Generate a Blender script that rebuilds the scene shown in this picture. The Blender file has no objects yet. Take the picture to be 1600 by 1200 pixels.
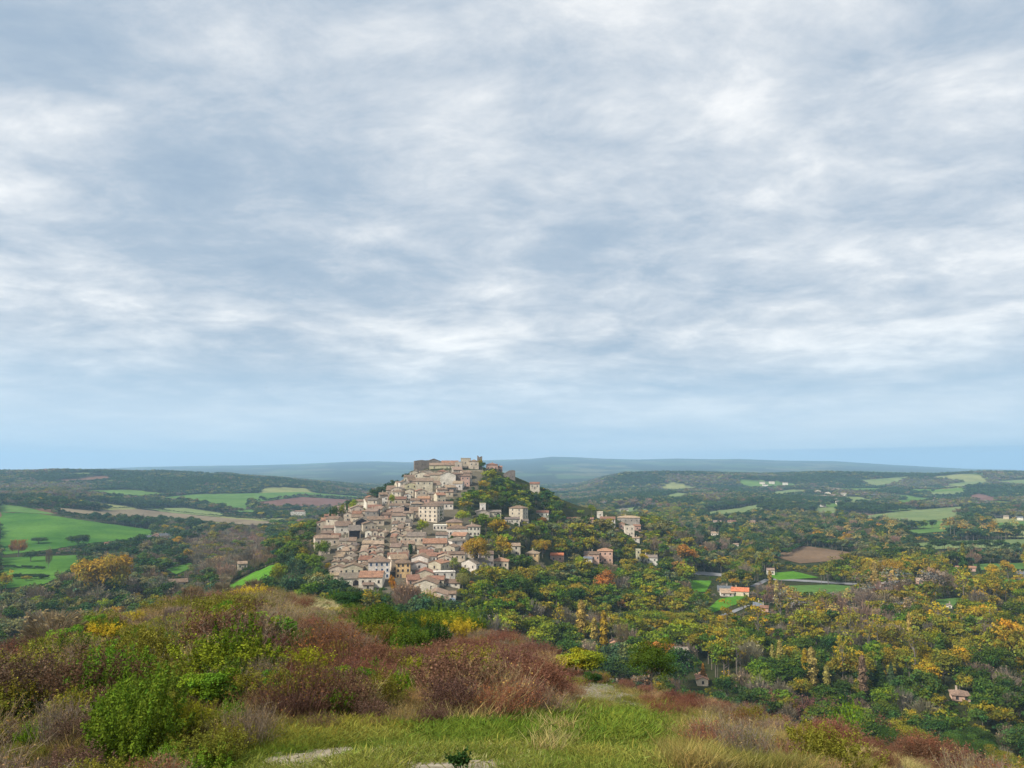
import bpy, math, random
import numpy as np
from mathutils import Vector, geometry

random.seed(7)
RNG = np.random.default_rng(11)
sc = bpy.context.scene
COL = sc.collection
F = 1230.0                      # focal length in photograph pixels (1600 wide)
PITCH = math.atan(135.0 / F)    # eye level sits on row 735
cp, sp = math.cos(PITCH), math.sin(PITCH)

# ------------------------------------------------------------------ helpers
def link(o, parent=None):
    COL.objects.link(o)
    if parent is not None:
        o.parent = parent
    return o

def tag(o, label=None, cat=None, group=None, kind=None):
    if label: o['label'] = label
    if cat: o['category'] = cat
    if group: o['group'] = group
    if kind: o['kind'] = kind
    return o

def empty(name, loc, rz=0.0):
    o = bpy.data.objects.new(name, None)
    o.empty_display_size = 0.5
    o.location = loc
    o.rotation_euler = (0, 0, rz)
    return link(o)

def quad_mesh(name, quads, cols=None, mats=(), midx=None, smooth=False):
    """quads (N,4,3) -> mesh; cols (N,3) stored as colour attribute Col."""
    n = len(quads)
    me = bpy.data.meshes.new(name)
    me.vertices.add(n * 4)
    me.vertices.foreach_set('co', np.ascontiguousarray(quads, dtype=np.float32).ravel())
    me.loops.add(n * 4)
    me.loops.foreach_set('vertex_index', np.arange(n * 4, dtype=np.int32))
    me.polygons.add(n)
    me.polygons.foreach_set('loop_start', np.arange(0, n * 4, 4, dtype=np.int32))
    if midx is not None:
        me.polygons.foreach_set('material_index', np.asarray(midx, dtype=np.int32))
    me.update(calc_edges=True)
    if cols is not None:
        a = me.attributes.new('Col', 'FLOAT_COLOR', 'CORNER')
        c = np.ones((n, 4, 4), dtype=np.float32)
        c[:, :, :3] = np.asarray(cols)[:, None, :]
        a.data.foreach_set('color', c.ravel())
    for m in mats:
        me.materials.append(m)
    return me

def grid_faces(nu, nv):
    i = np.arange(nu - 1)[:, None] * nv + np.arange(nv - 1)[None, :]
    i = i.ravel()
    return np.stack([i, i + 1, i + nv + 1, i + nv], 1)

def indexed_mesh(name, verts, faces, mats=(), smooth=True, vcol=None):
    me = bpy.data.meshes.new(name)
    verts = np.asarray(verts, dtype=np.float32); faces = np.asarray(faces, dtype=np.int32)
    k = faces.shape[1]
    me.vertices.add(len(verts)); me.vertices.foreach_set('co', verts.ravel())
    me.loops.add(faces.size); me.loops.foreach_set('vertex_index', faces.ravel())
    me.polygons.add(len(faces)); me.polygons.foreach_set('loop_start', np.arange(0, faces.size, k, dtype=np.int32))
    me.update(calc_edges=True)
    if smooth:
        me.polygons.foreach_set('use_smooth', np.ones(len(faces), dtype=bool))
    if vcol is not None:
        a = me.attributes.new('Col', 'FLOAT_COLOR', 'POINT')
        c = np.ones((len(verts), 4), dtype=np.float32); c[:, :3] = vcol
        a.data.foreach_set('color', c.ravel())
    for m in mats: me.materials.append(m)
    return me

def vnoise(x, y, seed=0):
    """smooth value noise in -1..1"""
    xi = np.floor(x); yi = np.floor(y)
    fx = x - xi; fy = y - yi
    fx = fx * fx * (3 - 2 * fx); fy = fy * fy * (3 - 2 * fy)
    def h(a, b):
        v = np.sin(a * 127.1 + b * 311.7 + seed * 74.7) * 43758.5453
        return v - np.floor(v)
    a = h(xi, yi); b = h(xi + 1, yi); c = h(xi, yi + 1); d = h(xi + 1, yi + 1)
    return ((a * (1 - fx) + b * fx) * (1 - fy) + (c * (1 - fx) + d * fx) * fy) * 2 - 1

def fbm(x, y, seed=0, oct=4):
    s = 0; a = 1.0; t = 0
    for k in range(oct):
        s = s + a * vnoise(x * 2 ** k, y * 2 ** k, seed + k * 13); t += a; a *= 0.5
    return s / t

def row_slope(row, px=800.0):
    """rise over horizontal run of the sight line through a pixel"""
    v = (600.0 - np.asarray(row, float)) / F; u = (np.asarray(px, float) - 800.0) / F
    dz = sp + v * cp; dy = cp - v * sp
    return dz / np.hypot(u, dy)

def interp(x, pts):
    xs = [p[0] for p in pts]; ys = [p[1] for p in pts]
    return np.interp(x, xs, ys)

def smax(a, b, k):
    h = np.clip(0.5 + 0.5 * (a - b) / k, 0, 1)
    return b + (a - b) * h + k * h * (1 - h)

def inpoly(px, py, poly):
    px = np.asarray(px, float); py = np.asarray(py, float)
    r = np.zeros(px.shape, bool); n = len(poly)
    for i in range(n):
        x0, y0 = poly[i]; x1, y1 = poly[(i + 1) % n]
        c = ((y0 > py) != (y1 > py))
        with np.errstate(divide='ignore', invalid='ignore'):
            xx = (x1 - x0) * (py - y0) / (y1 - y0 + 1e-12) + x0
        r ^= c & (px < xx)
    return r

# ------------------------------------------------------------------ terrain
FLOOR = -88.0
CREST = [(-800, 55, 1130), (-300, 68, 1080), (0, 85, 1036), (100, 96, 1003), (200, 110, 976), (300, 135, 948), (400, 160, 926),
         (500, 150, 938), (600, 125, 958), (720, 105, 984), (800, 85, 1003), (900, 60, 1056), (960, 52, 1070), (1100, 40, 1106),
         (1300, 34, 1150), (1500, 27, 1212), (1600, 24, 1245), (1900, 20, 1330), (2600, 18, 1450)]

def village_hill(x, y):
    ax = interp(y, [(330, -75), (400, -76), (500, -82), (600, -76), (760, -60), (900, -55)])
    top = interp(y, [(300, -67), (330, -66), (400, -63), (510, -48), (600, -33), (690, -15), (720, -8), (745, -1), (770, 3), (830, 2), (950, -40), (1100, -88), (1200, -120)])
    dx = x - ax
    dx = np.where(dx < 0, -dx * (1.15 + .5 * np.clip((y - 600) / 120, 0, 1)), dx * (1 + .12 * np.clip((y - 640) / 80, 0, 1)))
    L = interp(dx, [(0, 0), (38, 1), (60, 6), (90, 17), (110, 28), (140, 38), (180, 47), (260, 74), (330, 92), (400, 110)])
    return top - L

def H(x, y):
    x = np.asarray(x, float); y = np.asarray(y, float)
    yy = np.maximum(y, 0.35 * np.abs(x) + 0.5)
    p = 800 + F * x / yy
    r = np.hypot(x, y)
    z = FLOOR + 1.6 * fbm(x / 190, y / 190, 3, 3)
    z = smax(z, village_hill(x, y) + 1.2 * fbm(x / 35, y / 35, 5, 2), 7.0)
    # left ridge
    T = interp(p, [(-600, 78), (0, 79), (150, 79), (250, 76), (350, 67), (430, 55), (500, 37), (560, 20), (620, 5), (680, 0)])
    wl = np.clip((260 - p) / 160, 0, 1)
    pa = interp(y, [(1500, 0), (1750, .10), (2200, .45), (2600, 1), (3300, 1.0), (4500, .5), (6000, 0)])
    pb = interp(y, [(900, 0), (1100, .14), (1300, .36), (1700, .42), (2200, .62), (2600, 1), (3300, 1.0), (4500, .5), (6000, 0)])
    lr = T * (pa * (1 - wl) + pb * wl) + np.clip(T / 40, 0, 1) * np.clip((y - 1500) / 800, 0, 1) * 10 * fbm(x / 300, y / 380, 21, 3)
    # right plateau
    T2 = interp(p, [(878, 0), (905, 9), (945, 46), (975, 65), (1090, 71), (1190, 62), (1290, 71), (1380, 64), (1450, 60), (1540, 77), (1620, 72), (1700, 73), (2400, 70)])
    pc = interp(y, [(1600, 0), (2100, .16), (2500, .17), (2950, .36), (3350, .95), (3550, 1), (4300, 1.02), (6000, .6), (8000, .2)])
    bump = np.clip((y - 1700) / 900, 0, 1) * np.clip((3600 - y) / 500, 0.25, 1)
    rm = T2 * pc + np.clip(T2 / 60, 0, 1) * bump * (34 * fbm(x / 620, y / 380, 31, 3) + 8 * np.abs(fbm(x / 240, y / 240, 33, 2)))
    z = z + np.maximum(0, smax(lr, rm, 4.0) - 1)
    # far hills
    Z = interp(p, [(-600, 20), (0, 10), (150, 22), (230, 55), (300, 68), (400, 80), (470, 98), (545, 132), (590, 138), (640, 126), (700, 140), (780, 162), (830, 176), (862, 208), (900, 200), (940, 178),
                   (1000, 166), (1060, 182), (1110, 170), (1150, 176), (1220, 150), (1300, 142), (1400, 80), (1500, 30), (1600, 5), (2200, 0)])
    pf = interp(y, [(4800, 0), (7000, .26), (9500, .62), (12000, 1), (14000, 1.0), (20000, .6)])
    fh = (Z + 88) * pf + np.clip((y - 4800) / 3000, 0, 1) * (16 * fbm(x / 1300, y / 1300, 41, 3) * np.clip((12500 - y) / 4000, .12, 1))
    z = np.maximum(z, FLOOR + np.maximum(fh, 0) - 1)
    # the hill the photograph is taken from
    dc = interp(p, [(a, b) for a, b, c in CREST])
    s = -row_slope(interp(p, [(a, c) for a, b, c in CREST]), np.clip(p, 0, 1600))
    scd = s
    rr = np.clip(r, 1.2, None)
    t = np.clip((1 / np.minimum(rr, dc) - 1 / dc) / (1 / 11.0 - 1 / dc), 0, None)
    s_in = scd + (np.maximum(.378, scd + .03) - scd) * t ** 0.75
    zin = -rr * s_in
    zc = -dc * scd
    e = np.clip(r - dc, 0, None)
    k = interp(p, [(300, .5), (430, .34), (700, .34), (900, .5)])
    zout = zc - scd * e - k * e * e / (e + 22)
    fg = np.where(r < dc, zin, zout)
    fg = fg + np.clip((r - 8) / 30, 0, 1) * 0.35 * fbm(x / 6, y / 6, 51, 3) * np.clip(1 - (r - 200) / 100, 0, 1)
    return smax(z, fg, 4.0) - np.where(r < 60, 0, 0)

def parcels(x, y, cw, ch, seed):
    """field parcels: nearest of jittered points -> (hash per parcel, distance to the parcel's edge)"""
    u = x / cw + .25 * fbm(x / 900, y / 900, seed + 5, 2); v = y / ch
    ui = np.floor(u); vi = np.floor(v); d1 = np.full(u.shape, 9.0); d2 = d1.copy(); hb = np.zeros(u.shape); hc = np.zeros(u.shape)
    def h(a, b, k):
        q = np.sin(a * 127.1 + b * 311.7 + (seed + k) * 74.7) * 43758.5453
        return q - np.floor(q)
    for i in (-1, 0, 1):
        for j in (-1, 0, 1):
            a, b = ui + i, vi + j
            d = np.abs(u - a - .15 - .7 * h(a, b, 1)) + np.abs(v - b - .15 - .7 * h(a, b, 2))
            n = d < d1
            d2 = np.where(n, d1, np.minimum(d2, d)); hb = np.where(n, h(a, b, 3), hb); hc = np.where(n, h(a, b, 4), hc); d1 = np.minimum(d1, d)
    return hb, hc, d2 - d1

def open_land(x, y):
    """which parcels of the far country are fields, and which kind (0..1); -1 where woods stand"""
    r = np.hypot(x, y); p = 800 + F * x / np.maximum(y, 1)
    big = r > 4600
    a, b, e = parcels(x, y, 150, 210, 7); a2, b2, e2 = parcels(x, y, 330, 520, 9)
    lim = np.where(p < 640, .13, .24) + np.where(big, .16, 0)
    lim = np.where((p > 640) & (p < 1000) & (r < 2000), 0, lim)
    clump = fbm(x / 700, y / 700, 77, 2)
    h = np.where(big, a2, a); k = np.where(big, b2, b); ed = np.where(big, e2, e)
    f = (h < lim + .16 * clump) & (ed > .07) & (r > 1250) & ~((p > 890) & (p < 1290) & (y > 2700) & (y < 3400) & (h > .05))
    return np.where(f, k, -1.0)

AZ0, AZ1, NA = math.radians(-62), math.radians(62), 760
RD = np.concatenate([np.geomspace(1.2, 2500, 560), np.geomspace(2500, 15000, 150)[1:]])
AZ = np.linspace(AZ0, AZ1, NA)
gx = np.sin(AZ)[:, None] * RD[None, :]; gy = np.cos(AZ)[:, None] * RD[None, :]
gz = H(gx, gy)
SL = gz / RD[None, :]
RUN = np.maximum.accumulate(SL, axis=1)

def unproject(px, py, rmax=None):
    """pixel -> point where its sight line first meets the terrain"""
    px = np.atleast_1d(np.asarray(px, float)); py = np.atleast_1d(np.asarray(py, float))
    v = (600 - py) / F; u = (px - 800) / F
    dz = sp + v * cp; dy = cp - v * sp
    az = np.arctan2(u, dy); s = dz / np.hypot(u, dy)
    ci = np.clip(np.round((az - AZ0) / (AZ1 - AZ0) * (NA - 1)).astype(int), 0, NA - 1)
    out = np.empty((len(px), 3))
    for i in range(len(px)):
        run = RUN[ci[i]]
        j = int(np.searchsorted(run, s[i]))
        if j >= len(RD): d = RD[-1]
        elif j == 0: d = RD[0]
        else:
            a, b = run[j - 1], run[j]
            t = (s[i] - a) / (b - a + 1e-12)
            d = RD[j - 1] + t * (RD[j] - RD[j - 1])
        if rmax and d > rmax: d = rmax
        out[i] = (math.sin(az[i]) * d, math.cos(az[i]) * d, 0)
    out[:, 2] = H(out[:, 0], out[:, 1])
    return out

def project(x, y, z):
    dep = y * cp + z * sp
    return 800 + F * x / dep, 600 - F * (z * cp - y * sp) / dep

def at_depth(px, py, Y):
    v = (600 - py) / F; u = (px - 800) / F
    dy = cp - v * sp
    return u * Y / dy, Y, (sp + v * cp) * Y / dy

def visible(x, y, ztop, margin=0.004):
    r = np.hypot(x, y); az = np.arctan2(x, y)
    ci = np.clip(np.round((az - AZ0) / (AZ1 - AZ0) * (NA - 1)).astype(int), 0, NA - 1)
    ri = np.clip(np.searchsorted(RD, r) - 2, 0, len(RD) - 1)
    return ztop / r > RUN[ci, ri] - margin

# ------------------------------------------------------------------ materials
def new_mat(name):
    m = bpy.data.materials.new(name); m.use_nodes = True
    nt = m.node_tree; nt.nodes.clear()
    out = nt.nodes.new('ShaderNodeOutputMaterial')
    return m, nt, out

def mixc(nt, mode, a, b, fac):
    n = nt.nodes.new('ShaderNodeMix'); n.data_type = 'RGBA'; n.blend_type = mode
    for sock, v in ((n.inputs[0], fac), (n.inputs[6], a), (n.inputs[7], b)):
        if hasattr(v, 'is_linked'): nt.links.new(v, sock)
        else: sock.default_value = v
    return n.outputs[2]

def c4(c): return (c[0], c[1], c[2], 1)

def leaf_material(name, source, translucent=0.25):
    """leaf colour = per-face variation x the plant's own colour"""
    m, nt, out = new_mat(name)
    a = nt.nodes.new('ShaderNodeAttribute'); a.attribute_name = 'Col'
    if source == 'object':
        oi = nt.nodes.new('ShaderNodeObjectInfo'); tint = oi.outputs['Color']
    else:
        b = nt.nodes.new('ShaderNodeAttribute'); b.attribute_name = 'tint'; b.attribute_type = 'INSTANCER'; tint = b.outputs['Color']
    c = mixc(nt, 'MULTIPLY', a.outputs['Color'], tint, 1.0)
    d = nt.nodes.new('ShaderNodeBsdfDiffuse'); t = nt.nodes.new('ShaderNodeBsdfTranslucent')
    mx = nt.nodes.new('ShaderNodeMixShader'); mx.inputs[0].default_value = translucent
    nt.links.new(c, d.inputs[0]); nt.links.new(c, t.inputs[0])
    nt.links.new(d.outputs[0], mx.inputs[1]); nt.links.new(t.outputs[0], mx.inputs[2])
    nt.links.new(mx.outputs[0], out.inputs[0])
    return m

M_LEAF_O = leaf_material('leaves_own_colour', 'object')
M_LEAF_I = leaf_material('leaves_massed', 'inst')

def bark_material():
    m, nt, out = new_mat('bark')
    n = nt.nodes.new('ShaderNodeTexNoise'); n.inputs['Scale'].default_value = 6; n.inputs['Detail'].default_value = 5
    tc = nt.nodes.new('ShaderNodeTexCoord'); nt.links.new(tc.outputs['Object'], n.inputs['Vector'])
    r = nt.nodes.new('ShaderNodeValToRGB')
    r.color_ramp.elements[0].color = (.07, .055, .04, 1); r.color_ramp.elements[1].color = (.24, .21, .17, 1)
    nt.links.new(n.outputs[0], r.inputs[0])
    d = nt.nodes.new('ShaderNodeBsdfDiffuse'); nt.links.new(r.outputs[0], d.inputs[0]); nt.links.new(d.outputs[0], out.inputs[0])
    return m
M_BARK = bark_material()

def ground_material():
    m, nt, out = new_mat('ground_soil')
    a = nt.nodes.new('ShaderNodeAttribute'); a.attribute_name = 'Col'
    tc = nt.nodes.new('ShaderNodeTexCoord')
    col = a.outputs['Color']
    for s, f in ((0.02, .5), (0.4, .45), (6.0, .5)):
        n = nt.nodes.new('ShaderNodeTexNoise'); n.inputs['Scale'].default_value = s; n.inputs['Detail'].default_value = 6
        nt.links.new(tc.outputs['Object'], n.inputs['Vector'])
        r = nt.nodes.new('ShaderNodeValToRGB')
        r.color_ramp.elements[0].position = .3; r.color_ramp.elements[1].position = .7
        r.color_ramp.elements[0].color = (.55, .58, .5, 1); r.color_ramp.elements[1].color = (1.35, 1.3, 1.2, 1)
        nt.links.new(n.outputs[0], r.inputs[0])
        col = mixc(nt, 'MULTIPLY', col, r.outputs[0], f)
    d = nt.nodes.new('ShaderNodeBsdfDiffuse'); nt.links.new(col, d.inputs[0]); nt.links.new(d.outputs[0], out.inputs[0])
    return m

def field_material(name, c1, c2, scale=0.02, stripe=0.0, ang=0.0, fine=0.5):
    m, nt, out = new_mat(name)
    tc = nt.nodes.new('ShaderNodeTexCoord')
    n = nt.nodes.new('ShaderNodeTexNoise'); n.inputs['Scale'].default_value = scale; n.inputs['Detail'].default_value = 7; n.inputs['Roughness'].default_value = .62
    nt.links.new(tc.outputs['Object'], n.inputs['Vector'])
    r = nt.nodes.new('ShaderNodeValToRGB'); r.color_ramp.elements[0].position = .35; r.color_ramp.elements[1].position = .68
    r.color_ramp.elements[0].color = c4(c1); r.color_ramp.elements[1].color = c4(c2)
    nt.links.new(n.outputs[0], r.inputs[0]); col = r.outputs[0]
    n2 = nt.nodes.new('ShaderNodeTexNoise'); n2.inputs['Scale'].default_value = fine; n2.inputs['Detail'].default_value = 4
    nt.links.new(tc.outputs['Object'], n2.inputs['Vector'])
    r2 = nt.nodes.new('ShaderNodeValToRGB'); r2.color_ramp.elements[0].position = .3; r2.color_ramp.elements[1].position = .7
    r2.color_ramp.elements[0].color = (.7, .7, .7, 1); r2.color_ramp.elements[1].color = (1.2, 1.2, 1.2, 1)
    nt.links.new(n2.outputs[0], r2.inputs[0]); col = mixc(nt, 'MULTIPLY', col, r2.outputs[0], .7)
    if stripe > 0:
        mp = nt.nodes.new('ShaderNodeMapping'); mp.inputs['Rotation'].default_value = (0, 0, ang)
        nt.links.new(tc.outputs['Object'], mp.inputs['Vector'])
        w = nt.nodes.new('ShaderNodeTexWave'); w.inputs['Scale'].default_value = stripe; w.inputs['Distortion'].default_value = 1.5
        nt.links.new(mp.outputs[0], w.inputs['Vector'])
        r3 = nt.nodes.new('ShaderNodeValToRGB'); r3.color_ramp.elements[0].color = (.82, .82, .8, 1); r3.color_ramp.elements[1].color = (1.1, 1.1, 1.1, 1)
        nt.links.new(w.outputs[0], r3.inputs[0]); col = mixc(nt, 'MULTIPLY', col, r3.outputs[0], .8)
    d = nt.nodes.new('ShaderNodeBsdfDiffuse'); nt.links.new(col, d.inputs[0]); nt.links.new(d.outputs[0], out.inputs[0])
    return m

def tinted_material(name, stains=True, kind='wall'):
    """plaster / stone / tile: the object's own colour broken up by procedural wear"""
    m, nt, out = new_mat(name)
    oi = nt.nodes.new('ShaderNodeObjectInfo'); tc = nt.nodes.new('ShaderNodeTexCoord'); gm = nt.nodes.new('ShaderNodeNewGeometry')
    col = oi.outputs['Color']
    if kind == 'wall':
        for s, lo, hi, f in ((0.35, .62, 1.18, .8), (2.2, .6, 1.25, .75)):
            n = nt.nodes.new('ShaderNodeTexNoise'); n.inputs['Scale'].default_value = s; n.inputs['Detail'].default_value = 6; n.inputs['Roughness'].default_value = .65
            nt.links.new(gm.outputs['Position'], n.inputs['Vector'])
            r = nt.nodes.new('ShaderNodeValToRGB'); r.color_ramp.elements[0].position = .32; r.color_ramp.elements[1].position = .7
            r.color_ramp.elements[0].color = (lo, lo * .97, lo * .92, 1); r.color_ramp.elements[1].color = (hi, hi, hi, 1)
            nt.links.new(n.outputs[0], r.inputs[0]); col = mixc(nt, 'MULTIPLY', col, r.outputs[0], f)
        b = nt.nodes.new('ShaderNodeTexVoronoi'); b.inputs['Scale'].default_value = 1.6
        nt.links.new(gm.outputs['Position'], b.inputs['Vector'])
        r = nt.nodes.new('ShaderNodeValToRGB'); r.color_ramp.elements[0].color = (.75, .72, .68, 1); r.color_ramp.elements[1].color = (1.15, 1.12, 1.08, 1)
        sv = nt.nodes.new('ShaderNodeSeparateColor'); nt.links.new(b.outputs['Color'], sv.inputs[0]); nt.links.new(sv.outputs[0], r.inputs[0])
        col = mixc(nt, 'MULTIPLY', col, r.outputs[0], .45)
    else:
        n = nt.nodes.new('ShaderNodeTexNoise'); n.inputs['Scale'].default_value = .5; n.inputs['Detail'].default_value = 7; n.inputs['Roughness'].default_value = .7
        nt.links.new(gm.outputs['Position'], n.inputs['Vector'])
        r = nt.nodes.new('ShaderNodeValToRGB'); r.color_ramp.elements[0].position = .3; r.color_ramp.elements[1].position = .72
        r.color_ramp.elements[0].color = (.55, .55, .58, 1); r.color_ramp.elements[1].color = (1.35, 1.28, 1.2, 1)
        nt.links.new(n.outputs[0], r.inputs[0]); col = mixc(nt, 'MULTIPLY', col, r.outputs[0], .85)
        b = nt.nodes.new('ShaderNodeTexVoronoi'); b.inputs['Scale'].default_value = 2.6
        nt.links.new(gm.outputs['Position'], b.inputs['Vector'])
        sv = nt.nodes.new('ShaderNodeSeparateColor'); nt.links.new(b.outputs['Color'], sv.inputs[0])
        r = nt.nodes.new('ShaderNodeValToRGB'); r.color_ramp.elements[0].color = (.55, .52, .52, 1); r.color_ramp.elements[1].color = (1.4, 1.32, 1.2, 1)
        nt.links.new(sv.outputs[0], r.inputs[0]); col = mixc(nt, 'MULTIPLY', col, r.outputs[0], .6)
        w = nt.nodes.new('ShaderNodeTexWave'); w.inputs['Scale'].default_value = 1.1; w.inputs['Distortion'].default_value = .6; w.bands_direction = 'X'
        nt.links.new(tc.outputs['Object'], w.inputs['Vector'])
        r = nt.nodes.new('ShaderNodeValToRGB'); r.color_ramp.elements[0].color = (.7, .68, .66, 1); r.color_ramp.elements[1].color = (1.15, 1.15, 1.15, 1)
        nt.links.new(w.outputs[0], r.inputs[0]); col = mixc(nt, 'MULTIPLY', col, r.outputs[0], .5)
    d = nt.nodes.new('ShaderNodeBsdfDiffuse'); d.inputs['Roughness'].default_value = .6
    nt.links.new(col, d.inputs[0]); nt.links.new(d.outputs[0], out.inputs[0])
    return m

def plain_material(name, c, rough=.8, spec=.2, vary=.25, scale=3.0):
    m, nt, out = new_mat(name)
    b = nt.nodes.new('ShaderNodeBsdfPrincipled'); b.inputs['Roughness'].default_value = rough; b.inputs['Specular IOR Level'].default_value = spec
    n = nt.nodes.new('ShaderNodeTexNoise'); n.inputs['Scale'].default_value = scale; n.inputs['Detail'].default_value = 4
    tc = nt.nodes.new('ShaderNodeTexCoord'); nt.links.new(tc.outputs['Object'], n.inputs['Vector'])
    r = nt.nodes.new('ShaderNodeValToRGB'); r.color_ramp.elements[0].position = .3; r.color_ramp.elements[1].position = .7
    r.color_ramp.elements[0].color = c4([v * (1 - vary) for v in c]); r.color_ramp.elements[1].color = c4([v * (1 + vary) for v in c])
    nt.links.new(n.outputs[0], r.inputs[0]); nt.links.new(r.outputs[0], b.inputs['Base Color']); nt.links.new(b.outputs[0], out.inputs[0])
    return m

M_WALL = tinted_material('plaster_and_stone', kind='wall')
M_ROOF = tinted_material('canal_tiles', kind='roof')
M_PANE = plain_material('window_glass', (.018, .02, .024), .25, .5, .2)
M_SHUT = plain_material('wood_shutter', (.16, .13, .11), .7, .2, .3)
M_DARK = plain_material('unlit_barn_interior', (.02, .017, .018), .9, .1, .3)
M_BLUE = plain_material('blue_paint', (.16, .26, .44), .6, .3, .15)
M_WHITE = plain_material('white_paint', (.78, .79, .80), .5, .4, .05)
M_TYRE = plain_material('tyre_rubber', (.02, .02, .02), .8, .2, .2)
M_STONE = field_material('pale_limestone_path', (.19, .155, .105), (.38, .33, .245), 2.4, fine=9.0)
M_ROAD = field_material('road_asphalt', (.16, .16, .16), (.26, .255, .25), .1, fine=2.0)
EXPOSURE = 0.62
HAZE_COL = (.46, .73, 1.0); HAZE_D = 9.5e-5
RAMP = [(.37, (.24, .31, .395)), (.435, (.305, .365, .435)), (.475, (.375, .42, .475)), (.515, (.455, .488, .525)), (.56, (.57, .585, .60)), (.63, (.77, .76, .74))]
HORIZ = ((.36, .48, .59), (.50, .58, .645)); BAND = (.27, .41, .56)
BLOBS = [(380, 580, 260, 60, -.08), (330, 480, 330, 40, .06), (650, 540, 260, 40, .06), (1550, 640, 120, 40, -.02), (1100, 60, 500, 120, .02), (450, 250, 300, 120, -.04), (1300, 300, 300, 120, -.02), (60, 180, 160, 60, .04), (480, 60, 220, 70, -.03), (120, 600, 200, 40, -.03)]
# ------------------------------------------------------------------ camera, light, sky
cam = bpy.data.cameras.new('camera'); cam.sensor_width = 36.0; cam.lens = 36.0 * F / 1600.0
cam.clip_start = 0.2; cam.clip_end = 60000
co = link(bpy.data.objects.new('camera', cam)); co.rotation_euler = (math.pi / 2 + PITCH, 0, 0)
sc.camera = co
SUN_EL, SUN_AZ = math.radians(42), math.radians(-125)     # azimuth clockwise from +Y: behind and to the left
sd = Vector((math.sin(SUN_AZ) * math.cos(SUN_EL), math.cos(SUN_AZ) * math.cos(SUN_EL), math.sin(SUN_EL)))
sl = bpy.data.lights.new('sun', 'SUN'); sl.energy = 4.2; sl.angle = math.radians(10); sl.color = (1.0, .95, .87)
so = link(bpy.data.objects.new('sun', sl)); so.rotation_euler = sd.to_track_quat('Z', 'Y').to_euler()

world = bpy.data.worlds.new('World'); sc.world = world; world.use_nodes = True
nt = world.node_tree; nt.nodes.clear(); L = nt.links
wo = nt.nodes.new('ShaderNodeOutputWorld')
sky = nt.nodes.new('ShaderNodeTexSky'); sky.sky_type = 'NISHITA'; sky.sun_disc = False
sky.sun_elevation = SUN_EL; sky.sun_rotation = SUN_AZ; sky.air_density = 1.2; sky.dust_density = 1.5
bg1 = nt.nodes.new('ShaderNodeBackground'); bg1.inputs[1].default_value = .08; L.new(sky.outputs[0], bg1.inputs[0])
tc = nt.nodes.new('ShaderNodeTexCoord')
sep = nt.nodes.new('ShaderNodeSeparateXYZ'); L.new(tc.outputs['Generated'], sep.inputs[0])
def M(op, a, b=None, c=None, clamp=False):
    n = nt.nodes.new('ShaderNodeMath'); n.operation = op; n.use_clamp = clamp
    for i, v in enumerate((a, b, c)):
        if v is None: continue
        if hasattr(v, 'is_linked'): L.new(v, n.inputs[i])
        else: n.inputs[i].default_value = v
    return n.outputs[0]
X, Y_, Z_ = sep.outputs[0], sep.outputs[1], sep.outputs[2]
zc_ = M('ADD', M('MAXIMUM', Z_, 0.0), 0.15)
u_ = M('DIVIDE', X, zc_); v_ = M('DIVIDE', Y_, zc_)
comb = nt.nodes.new('ShaderNodeCombineXYZ'); L.new(u_, comb.inputs[0]); L.new(M('MULTIPLY', v_, 1.15), comb.inputs[1])
def noise(scale, detail, rough, dist=0.0, off=(0, 0, 0), vec=None, st=(1, 1, 1)):
    mp = nt.nodes.new('ShaderNodeMapping'); mp.inputs['Location'].default_value = off; mp.inputs['Scale'].default_value = st
    L.new(vec or comb.outputs[0], mp.inputs[0])
    n = nt.nodes.new('ShaderNodeTexNoise'); n.inputs['Scale'].default_value = scale; n.inputs['Detail'].default_value = detail
    n.inputs['Roughness'].default_value = rough; n.inputs['Distortion'].default_value = dist
    L.new(mp.outputs[0], n.inputs['Vector']); return n.outputs[0]
n1 = noise(.72, 11, .62, .45, (3.1, 7.7, 0))
n2 = noise(3.2, 10, .64, .3, (1.3, .4, 0))
n3 = noise(.30, 3, .5, .0, (9.0, 2.0, 0))
val = M('ADD', M('MULTIPLY', n1, .52), M('ADD', M('MULTIPLY', n2, .33), M('MULTIPLY', n3, .15)))
# where the photograph's cloud deck thins or brightens (directions on the sky)
az_ = M('ARCTAN2', X, Y_); el_ = M('ARCSINE', Z_)
def blob(px, py, wx, wy, amp):
    a0 = math.atan2(px - 800, F); e0 = math.atan(float(row_slope(py, px)))
    da = M('DIVIDE', M('SUBTRACT', az_, a0), wx / F); de = M('DIVIDE', M('SUBTRACT', el_, e0), wy / F)
    q = M('ADD', M('MULTIPLY', da, da), M('MULTIPLY', de, de))
    return M('MULTIPLY', M('POWER', 2.718, M('MULTIPLY', q, -1.0)), amp)
for args in BLOBS:
    val = M('ADD', val, blob(*args))
ramp = nt.nodes.new('ShaderNodeValToRGB'); cr = ramp.color_ramp; cr.interpolation = 'B_SPLINE'
stops = RAMP
cr.elements[0].position = stops[0][0]; cr.elements[0].color = c4(stops[0][1])
cr.elements[1].position = stops[-1][0]; cr.elements[1].color = c4(stops[-1][1])
for p_, c_ in stops[1:-1]:
    e = cr.elements.new(p_); e.color = c4(c_)
L.new(val, ramp.inputs[0])
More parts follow.
